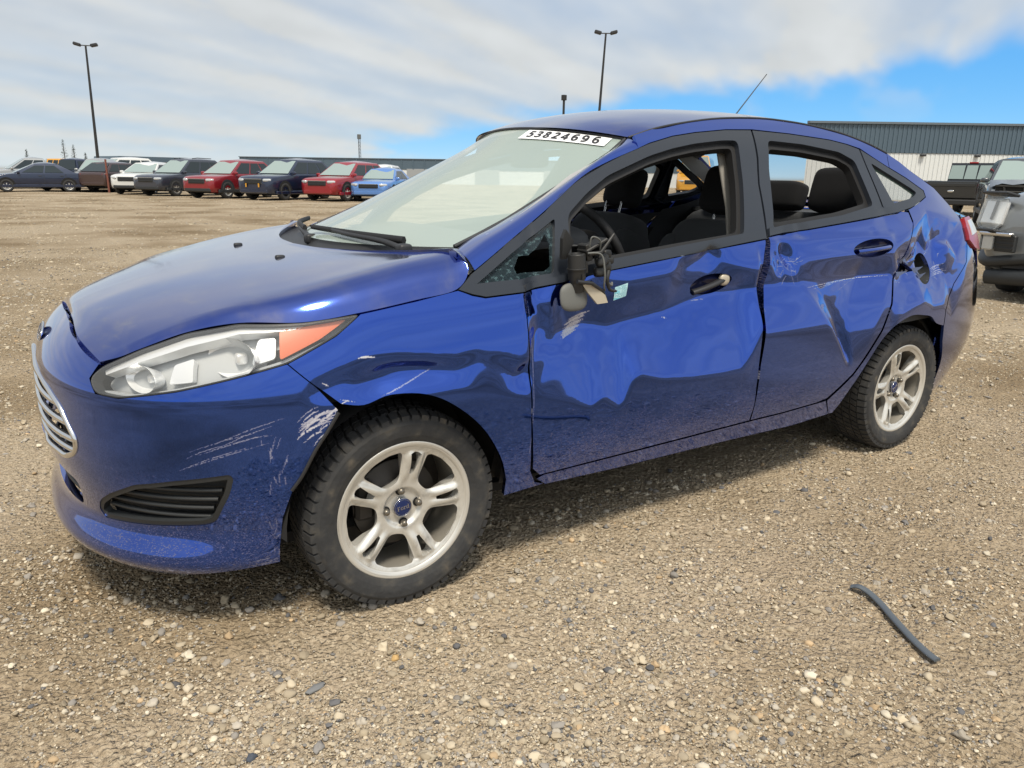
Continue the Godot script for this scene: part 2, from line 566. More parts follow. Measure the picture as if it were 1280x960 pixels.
func line_at(L: Array, x: float) -> float:
	var i := 0
	while i < L.size() - 2 and x > L[i + 1].x: i += 1
	return lerpf(L[i].y, L[i + 1].y, clampf((x - L[i].x) / (L[i + 1].x - L[i].x), 0.0, 1.0))
const FOLD_LOW := [Vector2(.386, .558), Vector2(.422, .572), Vector2(.502, .554), Vector2(.603, .519), Vector2(.650, .545), Vector2(.716, .500), Vector2(.739, .518), Vector2(.765, .590), Vector2(.80, .602), Vector2(.894, .574), Vector2(1.035, .558), Vector2(1.184, .551), Vector2(1.285, .555), Vector2(1.328, .608), Vector2(1.373, .70), Vector2(1.41, .76)]
const FOLD_MID := [Vector2(.40, .74), Vector2(.478, .752), Vector2(.60, .775), Vector2(.70, .755), Vector2(.822, .766), Vector2(.968, .784), Vector2(1.081, .807), Vector2(1.169, .824), Vector2(1.30, .83), Vector2(1.41, .832)]
const FOLD_TOP := [Vector2(.42, .87), Vector2(.568, .885), Vector2(.66, .903), Vector2(.775, .889), Vector2(.931, .902), Vector2(1.05, .925), Vector2(1.108, .946), Vector2(1.162, .972), Vector2(1.217, .926), Vector2(1.328, .895), Vector2(1.41, .883)]
const FOLD_WING := [Vector2(-.36, .70), Vector2(-.234, .724), Vector2(-.138, .758), Vector2(-.05, .752), Vector2(.05, .738), Vector2(.13, .728), Vector2(.20, .748), Vector2(.28, .718), Vector2(.33, .690), Vector2(.372, .70)]
const CONE_RIDGE := [Vector2(.45, 1.955), Vector2(.517, 1.912), Vector2(.60, 1.84), Vector2(.68, 1.765), Vector2(.77, 1.68), Vector2(.85, 1.60)]
const CONE_VALLEY := [Vector2(.45, 1.965), Vector2(.517, 1.932), Vector2(.60, 1.885), Vector2(.68, 1.835), Vector2(.77, 1.765), Vector2(.85, 1.69)]
const CONE_FRONT := [Vector2(.45, 0.0), Vector2(.672, 0.0), Vector2(.76, -.030), Vector2(.85, -.044)]
const CONE_RIDGE_D := [Vector2(.45, 0.0), Vector2(.56, .001), Vector2(.66, 0.0), Vector2(.69, -.004), Vector2(.77, -.016), Vector2(.85, -.028)]
const CONE_VALLEY_D := [Vector2(.48, 0.0), Vector2(.53, -.026), Vector2(.60, -.044), Vector2(.70, -.043), Vector2(.80, -.034), Vector2(.85, -.026)]
const CONE_PANEL := [Vector2(.45, 1.978), Vector2(.52, 1.952), Vector2(.62, 1.93), Vector2(.73, 1.935), Vector2(.82, 2.01), Vector2(.85, 2.03)]
const CONE_PANEL_D := [Vector2(.50, 0.0), Vector2(.62, -.022), Vector2(.73, -.044), Vector2(.82, -.060), Vector2(.85, -.062)]
const CONE_REAR := [Vector2(.50, 0.0), Vector2(.61, -.004), Vector2(.71, -.014), Vector2(.82, -.034), Vector2(.85, -.034)]
const DENTS := [
	# front door: lower fold, main crease, shoulder fold
	Vector3(.386, .558, 0), Vector3(.422, .572, 0), Vector3(.502, .554, 0), Vector3(.603, .519, 0), Vector3(.642, .549, .002), Vector3(.716, .497, 0), Vector3(.739, .518, 0), Vector3(.76, .595, .002), Vector3(.797, .602, .003), Vector3(.894, .572, .002), Vector3(1.035, .558, .002), Vector3(1.184, .551, 0), Vector3(1.292, .552, 0), Vector3(1.328, .608, 0), Vector3(1.366, .691, -.004),
	Vector3(.478, .752, -.032), Vector3(.616, .777, -.046), Vector3(.684, .753, -.058), Vector3(.822, .767, -.058), Vector3(.968, .784, -.053), Vector3(1.081, .805, -.048), Vector3(1.169, .822, -.043), Vector3(1.30, .82, -.036), Vector3(1.37, .82, -.030),
	Vector3(.66, .907, -.006), Vector3(.775, .889, -.012), Vector3(.931, .902, -.012), Vector3(1.108, .942, -.010), Vector3(1.162, .968, -.002), Vector3(1.15, .93, -.024), Vector3(1.217, .924, -.012), Vector3(1.328, .894, -.014), Vector3(1.39, .883, -.014), Vector3(1.18, .89, -.026), Vector3(1.05, .90, -.024),
	Vector3(.5, .905, 0), Vector3(.665, .93, 0), Vector3(1.0, .962, 0), Vector3(1.2, .985, 0), Vector3(1.42, 1.0, 0),
	Vector3(.508, .721, -.034), Vector3(.444, .686, -.022), Vector3(.411, .849, -.022), Vector3(.463, .856, -.002), Vector3(.424, .78, -.032), Vector3(.5, .845, -.026), Vector3(.568, .871, -.006), Vector3(.539, .769, -.048), Vector3(.38, .80, -.008), Vector3(.385, .70, -.012), Vector3(.395, .62, -.008), Vector3(.47, .80, -.022), Vector3(.45, .73, -.034), Vector3(.53, .82, -.036),
	# rear door: the cone, its ridge, the valley behind it, the rear panel
	Vector3(1.40, .70, -.010), Vector3(1.392, .675, 0), Vector3(1.41, .76, -.028), Vector3(1.43, .85, -.044), Vector3(1.45, .93, -.028), Vector3(1.53, .905, -.034), Vector3(1.60, .87, -.020), Vector3(1.68, .77, -.010), Vector3(1.76, .68, -.002), Vector3(1.85, .58, .001), Vector3(1.912, .517, .002), Vector3(1.50, .80, -.032), Vector3(1.56, .74, -.014), Vector3(1.46, .672, 0), Vector3(1.55, .668, .005), Vector3(1.66, .645, .003), Vector3(1.755, .605, .001),
	Vector3(1.70, .86, -.052), Vector3(1.76, .78, -.050), Vector3(1.83, .69, -.041), Vector3(1.885, .61, -.025), Vector3(1.928, .53, -.006), Vector3(1.94, .488, 0), Vector3(2.0, .82, -.042), Vector3(2.19, .812, -.028), Vector3(2.0, .70, -.028), Vector3(2.19, .711, -.010), Vector3(2.1, .61, -.003), Vector3(2.0, .58, -.010), Vector3(2.01, .515, 0), Vector3(1.88, .81, -.050),
	Vector3(1.62, .932, -.022), Vector3(1.71, .911, -.018), Vector3(1.931, .918, -.014), Vector3(2.22, .925, -.012), Vector3(1.536, .985, -.020), Vector3(1.561, .948, -.052), Vector3(1.59, .975, -.012), Vector3(1.492, .975, -.006), Vector3(1.715, .985, -.006), Vector3(1.65, 1.0, -.016), Vector3(2.1, 1.03, 0), Vector3(1.9, 1.02, -.002),
	# front wing above the wheel
	Vector3(-.138, .758, -.012), Vector3(.001, .681, -.032), Vector3(-.077, .766, -.020), Vector3(.101, .700, -.030), Vector3(.204, .738, .004), Vector3(.305, .609, 0), Vector3(.345, .663, -.012), Vector3(.199, .647, 0), Vector3(-.186, .718, -.024), Vector3(-.169, .672, -.012), Vector3(-.234, .722, -.010), Vector3(.05, .745, -.002), Vector3(.28, .70, -.014), Vector3(-.09, .70, -.040),
	# rear quarter
	Vector3(2.439, 1.035, 0), Vector3(2.484, 1.001, -.020), Vector3(2.76, 1.05, 0), Vector3(2.43, .963, -.022), Vector3(2.484, .955, -.056), Vector3(2.62, .95, -.052), Vector3(2.603, .854, -.042), Vector3(2.675, .797, -.024), Vector3(2.68, .93, -.008), Vector3(2.73, .95, -.034), Vector3(2.77, .87, -.010), Vector3(2.49, .835, -.046), Vector3(2.33, .86, -.044), Vector3(2.41, .80, -.022), Vector3(2.29, .80, -.034), Vector3(2.5, .765, -.020), Vector3(2.6, .74, -.016), Vector3(2.45, .70, .004), Vector3(2.36, .74, -.018), Vector3(2.3, .70, -.008), Vector3(2.55, .665, 0), Vector3(2.65, .665, 0), Vector3(2.28, .655, 0), Vector3(2.34, .95, -.014), Vector3(2.37, .905, -.026), Vector3(2.36, 1.0, 0), Vector3(2.55, 1.08, 0), Vector3(2.85, .80, 0), Vector3(2.9, 1.03, 0), Vector3(2.55, .91, -.050), Vector3(2.42, .89, -.048)]

# ---------------------------------------------------------------- the damaged saloon
var car: Node3D
func FL(q: Vector2) -> Vector3: return skin(q.x, q.y)
func FR(q: Vector2) -> Vector3:
	var p := skin(q.x, q.y)
	return Vector3(p.x, p.y, -p.z * far_lean(p.y))
func far_lean(y: float) -> float: return 1.0 - 0.13 * sm(.93, 1.12, y)
func skin_n(u: float, y: float) -> Vector3:
	var du := skin(u + 0.006, y) - skin(u - 0.006, y)
	var dv := skin(u, y + 0.006) - skin(u, y - 0.006)
	var n := du.cross(dv).normalized()
	return n if n.dot(skin(u, y) - Vector3(1.3, 0.6, 0)) > 0.0 else -n
func shifted(off: float, right := false) -> Callable:
	return func(q: Vector2) -> Vector3:
		var p := skin(q.x, q.y) + skin_n(q.x, q.y) * off
		return Vector3(p.x, p.y, -p.z * far_lean(p.y)) if right else p
func mirror_u(p: PackedVector2Array, mid2: float) -> PackedVector2Array:
	var o := p.duplicate()
	for i in range(p.size() - 1, -1, -1): o.append(Vector2(mid2 - p[i].x, p[i].y))
	return o
func curved(p: PackedVector2Array, a: int, e: int, sub: int) -> PackedVector2Array:
	# the outline with the corners between two of its points drawn as one smooth curve
	var o := PackedVector2Array()
	for i in p.size():
		o.append(p[i])
		if i >= a and i < e:
			for k in range(1, sub):
				o.append(p[i].cubic_interpolate(p[i + 1], p[maxi(i - 1, a)], p[mini(i + 2, e)], float(k) / sub))
	return o
func ellipse(cx: float, cy: float, rx: float, ry: float, n := 28, turn := 0.0) -> PackedVector2Array:
	var o := PackedVector2Array()
	for i in n:
		o.append(Vector2(cx, cy) + Vector2(cos(TAU * i / n) * rx, sin(TAU * i / n) * ry).rotated(turn))
	return o
func inset(p: PackedVector2Array, d: float) -> PackedVector2Array:
	var r := Geometry2D.offset_polygon(p, -d)
	return r[0] if r.size() else p
func sheet(called: String, m: Material, poly: PackedVector2Array, holes := [], cell := 0.02, off := 0.0, lip := 0.012, right := false, parent: Node = null, gap := 0.0, uvf := Rect2(-1.6, 0.1, 5.6, 1.4)) -> MeshInstance3D:
	var b := MB.new()
	var was := dent_on
	if right: dent_on = false
	var fn: Callable = (FR if right else FL) if off == 0.0 else shifted(off, right)
	panel(b, poly, holes, cell, fn, lip, Vector3(1.3, 0.6, 0), uvf, gap)
	dent_on = was
	return obj(called, b, m, parent if parent else car)
# a sheet stretched between a middle line and an edge line, the same on both sides of the car
func span(M_: PackedVector3Array, E_: PackedVector3Array, k: float, ns: int, sub: int, s0 := -1.0, s1 := 1.0) -> Array:
	var mm := spline(M_, sub); var ee := spline(E_, sub)
	var rows := []
	for i in mm.size():
		var row := PackedVector3Array()
		for j in ns + 1:
			var s := lerpf(s0, s1, float(j) / ns)
			var w := pow(absf(s), k)
			row.append(Vector3(lerpf(mm[i].x, ee[i].x, w), lerpf(mm[i].y, ee[i].y, w), ee[i].z * s))
		rows.append(row)
	return rows
func v3(a: Array) -> PackedVector3Array:
	var o := PackedVector3Array()
	for i in range(0, a.size(), 3): o.append(Vector3(a[i], a[i + 1], a[i + 2]))
	return o
func on_skin(a: Array) -> PackedVector3Array:
	var o := PackedVector3Array()
	for i in range(0, a.size(), 2): o.append(skin(a[i], a[i + 1]))
	return o
func loft(ctrl: Array, across: int, along: int) -> Array:
	var cols := []
	for r in ctrl: cols.append(resample(spline(r, 8), across))
	var rows := []
	for i in across:
		var line := PackedVector3Array()
		for r in cols: line.append(r[i])
		rows.append(spline(line, along))
	return rows

const FENDER := [-.319, .757, -.198, .815, -.129, .863, -.04, .874, .035, .883, .165, .902, .204, .886, .243, .877, .372, .882, .369, .717, .374, .6, .378, .519, .388, .42, .402, .335, .43, .287, .471, .27, .319, .262, .314, .324, .279, .411, .21, .516, .118, .598, .031, .642, -.064, .652, -.14, .637, -.198, .648, -.257, .699]
const DOOR_F := [.379, .882, .372, .8, .370, .717, .375, .6, .379, .519, .392, .42, .408, .34, .441, .309, .858, .316, 1.405, .326, 1.40, .40, 1.387, .464, 1.378, .56, 1.375, .669, 1.383, .76, 1.391, .831, 1.405, .90, 1.437, .985, 1.439, .996, 1.003, .955, .665, .923, .508, .901]
const DOOR_R := [1.409, .326, 1.393, .464, 1.386, .56, 1.392, .669, 1.412, .76, 1.43, .85, 1.448, .93, 1.462, 1.003, 1.887, 1.039, 2.293, 1.073, 2.35, 1.082, 2.392, 1.078, 2.398, 1.03, 2.324, .902, 2.24, .824, 2.207, .711, 2.142, .607, 1.992, .438, 1.867, .345, 1.80, .335, 1.6, .327]
const QUARTER := [2.405, 1.04, 2.40, 1.088, 2.44, 1.098, 2.607, 1.139, 2.616, 1.166, 2.50, 1.212, 2.384, 1.26, 2.411, 1.322, 2.583, 1.244, 2.758, 1.177, 2.84, 1.11, 2.89, 1.062, 2.905, 1.02, 2.885, .950, 2.884, .945, 2.859, .849, 2.746, .756, 2.671, .646, 2.682, .57, 2.603, .590, 2.54, .626, 2.458, .641, 2.39, .648, 2.333, .643, 2.244, .617, 2.15, .555, 2.08, .475, 2.02, .38, 1.985, .30, 1.958, .261, 1.93, .262, 1.875, .334, 2.0, .432, 2.15, .602, 2.215, .708, 2.248, .82, 2.332, .898]
const ROCKER := [.474, .268, .435, .297, .46, .306, .858, .311, 1.42, .321, 1.6, .322, 1.80, .330, 1.868, .333, 1.928, .262, 1.7, .25, 1.272, .257, .77, .26]
const RAIL := [.98, 1.300, 1.039, 1.319, 1.16, 1.347, 1.283, 1.365, 1.45, 1.382, 1.595, 1.388, 1.8, 1.381, 2.036, 1.366, 2.14, 1.352, 2.221, 1.336, 2.30, 1.298, 2.382, 1.261, 2.41, 1.322, 2.303, 1.357, 2.148, 1.394, 1.996, 1.416, 1.845, 1.429, 1.671, 1.434, 1.454, 1.423, 1.261, 1.399, 1.102, 1.371, .985, 1.342]
const LAMP := [-.818, .707, -.787, .737, -.686, .783, -.575, .822, -.44, .846, -.354, .846, -.277, .848, -.129, .863, -.198, .815, -.319, .757, -.44, .727, -.569, .697, -.716, .672, -.789, .675]
const FOG := [-.884, .335, -.86, .368, -.805, .402, -.71, .446, -.60, .468, -.466, .487, -.458, .475, -.472, .431, -.517, .35, -.545, .338, -.704, .323, -.87, .31]
const BUMPER := [-.80, .742, -.818, .707, -.789, .675, -.716, .672, -.569, .697, -.44, .727, -.319, .757, -.257, .699, -.205, .635, -.235, .585, -.262, .54, -.323, .436, -.356, .349, -.372, .26, -.378, .205, -.577, .19, -.75, .175, -1.0, .165, -1.2, .16]
const FRAME_F := [.165, .902, .225, .945, .376, 1.025, .526, 1.104, .596, 1.151, .70, 1.20, .811, 1.244, .92, 1.282, 1.039, 1.317, 1.16, 1.345, 1.283, 1.363, 1.45, 1.380, 1.588, 1.385, 1.55, 1.28, 1.503, 1.187, 1.47, 1.08, 1.447, .998, 1.003, .957, .665, .924, .508, .903, .375, .886, .243, .881, .204, .889]
const OPEN_F := [.600, 1.092, .70, 1.155, .81, 1.210, 1.02, 1.277, 1.14, 1.305, 1.256, 1.325, 1.40, 1.341, 1.485, 1.344, 1.43, 1.20, 1.375, 1.09, 1.335, 1.012, 1.016, .985, .676, .953, .556, .94]
const SAIL := [.215, .908, .364, .99, .549, 1.083, .491, .930, .34, .916]
const FRAME_R := [1.597, 1.385, 1.8, 1.379, 2.036, 1.364, 2.14, 1.35, 2.215, 1.333, 2.213, 1.2, 2.212, 1.103, 2.290, 1.08, 1.887, 1.042, 1.456, 1.005, 1.48, 1.08, 1.512, 1.187, 1.56, 1.28]
const OPEN_R := [1.655, 1.35, 1.85, 1.342, 2.066, 1.318, 2.150, 1.285, 2.152, 1.108, 1.903, 1.070, 1.505, 1.034, 1.55, 1.14, 1.60, 1.25]
const FRAME_Q := [2.221, 1.331, 2.384, 1.258, 2.50, 1.21, 2.612, 1.166, 2.606, 1.141, 2.44, 1.099, 2.306, 1.078, 2.22, 1.10]
const OPEN_Q := [2.257, 1.279, 2.40, 1.215, 2.53, 1.158, 2.463, 1.135, 2.303, 1.115]

func build_car() -> void:
	car = thing("damaged_sedan", "dark blue four-door sedan with crushed doors, broken side windows and torn-off mirror, filling the foreground", "car")
	var blue: Material = M.paint
	var black: Material = M.trim
	# --- panels of the driver's side
	sheet("front_fender", blue, curved(pts2(FENDER), 17, 24, 5), [], 0.009, 0.0, 0.014, false, null, 0.0015)
	var door := sheet("front_door", blue, pts2(DOOR_F), [ellipse(1.168, .853, .098, .034, 28, 0.10)], 0.0075, 0.0, 0.03, false, null, 0.002)
	door.set_meta("label", "crumpled front door with pale scrape and blue sticker")
	var rdoor := sheet("rear_door", blue, pts2(DOOR_R), [ellipse(2.083, .943, .135, .036, 30, 0.05)], 0.0075, 0.0, 0.03, false, null, 0.002)
	rdoor.set_meta("label", "rear door pushed in to a deep cone-shaped dent")
	var hole := ellipse(2.495, .837, .064, .066, 26)
	var torn := pts2([2.262, .826, 2.29, .862, 2.318, .893, 2.338, .868, 2.375, .856, 2.408, .833, 2.35, .829, 2.30, .822])
	sheet("quarter_panel", blue, curved(pts2(QUARTER), 18, 28, 5), [hole, torn], 0.0085, 0.0, 0.016, false, null, 0.0015)
	sheet("rocker_panel", blue, pts2(ROCKER), [], 0.015)
	sheet("roof_rail", blue, pts2(RAIL), [], 0.016)
	var lt := pts2([2.888, .945, 2.90, 1.0, 2.93, 1.04, 3.06, 1.042, 3.26, 1.0, 3.26, .91, 3.09, .885, 2.96, .905])
	sheet("rear_bumper", blue, mirror_u(pts2([3.4, .74, 3.05, .80, 2.95, .90, 2.888, .940, 2.864, .849, 2.751, .756, 2.676, .642, 2.687, .57, 2.712, .495, 2.779, .386, 2.84, .28, 2.86, .20, 3.3, .19]), 7.618), [], 0.016)
	sheet("trunk_back", blue, mirror_u(pts2([3.27, 1.04, 3.27, .905, 3.10, .88, 3.06, .805, 3.4, .745]), 7.618), [], 0.03)
	# --- the same panels, undamaged, on the far side
	sheet("front_fender", blue, pts2(FENDER), [], 0.03, 0.0, 0.012, true)
	sheet("front_door", blue, pts2(DOOR_F), [], 0.04, 0.0, 0.012, true)
	sheet("rear_door", blue, pts2(DOOR_R), [], 0.04, 0.0, 0.012, true)
	sheet("quarter_panel", blue, pts2(QUARTER), [], 0.03, 0.0, 0.012, true)
	sheet("rocker_panel", blue, pts2(ROCKER), [], 0.04, 0.0, 0.012, true)
	sheet("roof_rail", blue, pts2(RAIL), [], 0.03, 0.0, 0.012, true)
	# --- nose
	var half := pts2(BUMPER)
	var full := mirror_u(half, -2.702)
	var top := pts2([-1.9, .778, -1.73, .789, -1.536, .797, -1.351, .800, -1.166, .797, -.97, .778])
	for i in top.size(): full.append(Vector2(top[i].x, top[i].y - 0.004))
	full = pts_clean(full)
	var grille_hole := rounded(pts2([-1.351, .70, -1.165, .676, -1.023, .648, -.951, .612, -.889, .536, -.905, .498, -.965, .472, -1.113, .470, -1.589, .470, -1.737, .472, -1.797, .498, -1.813, .536, -1.751, .612, -1.679, .648, -1.537, .676]), 0.02)
	var intake := rounded(pts2([-.975, .318, -.945, .402, -1.1, .428, -1.602, .428, -1.757, .402, -1.727, .318]), 0.03)
	var fog := rounded(pts2(FOG), .016)
	var fog_r := PackedVector2Array()
	for i in range(fog.size() - 1, -1, -1): fog_r.append(Vector2(-2.702 - fog[i].x, fog[i].y))
	sheet("front_bumper", blue, full, [grille_hole, intake, fog, fog_r], 0.011, 0.0, 0.02, false, null, 0.0012).set_meta("label", "front bumper with white scratches beside the wheel")
	var gr := sheet("grille", M.dark_plastic, mirror_grow(grille_hole), [], 0.03, -0.05, 0.0)
	for s in [[.655, -1.075], [.612, -.965], [.57, -.925], [.528, -.905], [.495, -.925]]:
		var bm := MB.new()
		var line := PackedVector3Array()
		for i in 25:
			var u := lerpf(s[1], -2.702 - s[1], i / 24.0)
			line.append(skin(u, s[0]) - skin_n(u, s[0]) * 0.010)
		bm.tube(line, 0.009, 8, -1.0, true, 1.0)
		obj("grille_bar", bm, M.chrome, gr)
	var rim := MB.new()
	var ring := PackedVector3Array()
	for i in grille_hole.size() + 1:
		var q := grille_hole[i % grille_hole.size()]
		ring.append(skin(q.x, q.y) - skin_n(q.x, q.y) * 0.001)
	rim.tube(ring, 0.008, 8)
	obj("grille_surround", rim, M.chrome, gr)
	sheet("lower_intake", M.dark_plastic, mirror_grow(intake), [], 0.03, -0.045, 0.0)
	var lip := MB.new()
	for k in 2:
		var line := PackedVector3Array()
		for i in 25:
			var u := lerpf(-.96, -1.742, i / 24.0)
			line.append(skin(u, .345 + .04 * k) - skin_n(u, .37) * 0.02)
		lip.tube(line, 0.007, 6)
	obj("intake_bars", lip, M.dark_plastic, car)
	for side in [fog, fog_r]:
		var fg := sheet("fog_lamp_cover", M.dark_plastic, side, [], 0.02, -0.035, 0.0)
		sheet("cover_rim", M.dark_plastic, side, [inset(side, 0.013)], 0.012, -0.002, 0.02, false, fg)
		for k in 4:
			var y: float = .352 + .027 * k
			var a: float = [-.842, -.822, -.77, -.70][k]; var e: float = [-.535, -.522, -.507, -.493][k]
			if side == fog_r:
				a = -2.702 - a; e = -2.702 - e
			var line := PackedVector3Array()
			for i in 13:
				var u := lerpf(a, e, i / 12.0)
				line.append(skin(u, y) - skin_n(u, y) * 0.020)
			var b := MB.new(); b.tube(line, 0.0085, 8, -1.0, true, 0.7)
			obj("slat", b, M.dark_plastic, fg)
	badge(skin(-1.351, .742) + Vector3(-.003, 0, 0), Basis(Vector3(0, 0, 1), Vector3(0.35, 0.93, 0).normalized(), Vector3(-0.93, 0.35, 0).normalized()), .066, .027, car, "badge")
	build_hood()
	build_lamps(lt)
	build_glasshouse()
	build_underside()
	build_cabin()
	build_wheels()
	build_damage(hole)

func pts_clean(p: PackedVector2Array) -> PackedVector2Array:
	var o := PackedVector2Array()
	for q in p:
		if o.is_empty() or o[o.size() - 1].distance_to(q) > 0.001: o.append(q)
	return o
func mirror_grow(p: PackedVector2Array) -> PackedVector2Array:
	var r := Geometry2D.offset_polygon(p, 0.02)
	return r[0]

func badge(at: Vector3, b: Basis, rx: float, ry: float, parent: Node, called: String) -> void:
	# a blue oval in a bright rim with the script across it
	var xf := Transform3D(b, at)
	var plate := MB.new()
	var rows := []
	for k in [[1.0, 0.0], [0.97, .003], [0.9, .0045], [0.5, .0058], [0.02, .006]]:
		var row := PackedVector3Array()
		for i in 33:
			row.append(xf * Vector3(cos(TAU * i / 32) * rx * k[0], sin(TAU * i / 32) * ry * k[0], k[1]))
		rows.append(row)
	plate.grid(rows, true)
	var o := obj(called, plate, M.badge_blue, parent)
	var e := MB.new()
	for w in [1.0, 0.86]:
		var line := PackedVector3Array()
		for i in 41: line.append(xf * Vector3(cos(TAU * i / 40) * rx * w, sin(TAU * i / 40) * ry * w, .0035 if w == 1.0 else .0058))
		e.tube(line, rx * (0.035 if w == 1.0 else 0.012), 6)
	obj("badge_rim", e, M.chrome, o)
	var t := MeshInstance3D.new()
	var tm := TextMesh.new()
	var f := SystemFont.new(); f.font_names = PackedStringArray(["Droid Serif"]); f.font_italic = true
	tm.font = f; tm.text = "Ford"; tm.font_size = 64; tm.pixel_size = rx * 0.0095; tm.depth = 0.0015
	tm.material = M.chrome
	t.mesh = tm
	t.name = "script"
	t.transform = xf * Transform3D(Basis.IDENTITY, Vector3(0, 0, .0066))
	o.add_child(t)

func build_hood() -> void:
	var edge := [-.74, .763, -.686, .785, -.575, .824, -.44, .848, -.277, .850, -.129, .866, .035, .886, .162, .905, .212, .957, .188, 1.0]
	var mid := [-.70, .822, -.64, .848, -.52, .884, -.40, .912, -.27, .936, -.17, .950, -.10, .961, -.06, .967, -.045, .970, -.035, .972]
	var cr := [.012, -.02, .018, -.028, .022, -.035, .034, -.048, .06, -.07, .075, -.085, .085, -.09, .085, -.10, .045, -.07, .004, -.05]
	var rows := []
	var row0 := PackedVector3Array()
	for q in [[-1.351, .800], [-1.166, .797], [-.97, .778], [-.80, .745]]: row0.append(skin(q[0], q[1]) + Vector3(0, .001, 0))
	rows.append(row0)
	for i in 10:
		var E := skin(edge[i * 2], edge[i * 2 + 1])
		var C := Vector3(E.x, E.y + cr[i * 2], E.z + cr[i * 2 + 1])
		var m := Vector3(mid[i * 2], mid[i * 2 + 1], 0)
		var row := PackedVector3Array([m])
		for s in [0.3, 0.6, 0.85]:
			row.append(Vector3(lerpf(m.x, C.x, s * s), lerpf(m.y, C.y, pow(s, 2.4)), C.z * s))
		row.append(C)
		row.append(C.lerp(E, 0.45) + Vector3(0, 0.15, 0.3) * C.distance_to(E) * 0.5)
		row.append(E)
		rows.append(row)
	var b := MB.new()
	var whole := []
	var lf := loft(rows, 34, 7)
	for i in range(lf.size() - 1, 0, -1):
		var r := PackedVector3Array()
		for p in lf[i]: r.append(Vector3(p.x, p.y, -p.z))
		whole.append(r)
	for r in lf: whole.append(r)
	b.grid(whole)
	# folded edge
	for s in [0, whole.size() - 1]:
		var r: PackedVector3Array = whole[s]
		for i in r.size() - 1: b.quad(r[i], r[i + 1], r[i + 1] - Vector3(0, .015, .01 * signf(r[i].z)), r[i] - Vector3(0, .015, .01 * signf(r[i].z)))
	for i in whole.size() - 1:
		for e in [0, (whole[0] as PackedVector3Array).size() - 1]:
			var p: Vector3 = whole[i][e]; var q: Vector3 = whole[i + 1][e]
			b.quad(p, q, q - Vector3(0, .02, 0), p - Vector3(0, .02, 0))
	var hood := obj("hood", b, M.paint_dust_sheen, car)
	for q in [[-.149, .235], [-.16, -.235]]:
		var n := MB.new()
		n.blob(Vector3(q[0], .951, q[1]), Vector3(.016, .008, .011), .6, .6, Basis.IDENTITY, 10, 6)
		obj("washer_nozzle", n, M.trim, hood)
	# scuttle below the windscreen and the wipers on it
	var c := MB.new()
	c.grid(span(v3([-.03, .955, 0, .02, .948, 0, .06, .985, 0]), v3([.17, .985, .70, .22, .978, .68, .265, .992, .60]), 2.0, 24, 3))
	var scuttle := obj("cowl", c, M.trim, car)
	var ws := [
		[[.135, .988, .52, .120, 1.004, .40, .085, 1.012, .20, .078, 1.018, .08], [.150, 1.012, .49, .095, 1.016, .22, .068, 1.018, -.10]],
		[[.055, .978, -.08, .075, .996, -.22, .105, 1.006, -.36, .135, 1.014, -.46], [.075, 1.006, -.20, .125, 1.014, -.42, .215, 1.022, -.57]]]
	for w in ws:
		var a := MB.new()
		a.tube(spline(v3(w[0]), 5), .011, 8, .006)
		a.blob(Vector3(w[0][0], w[0][1], w[0][2]), Vector3(.022, .018, .022))
		var arm := obj("wiper", a, M.trim, car)
		var bl := MB.new()
		bl.tube(spline(v3(w[1]), 6), .009, 6, .006, true, 1.5)
		obj("wiper_blade", bl, M.rubber, arm)

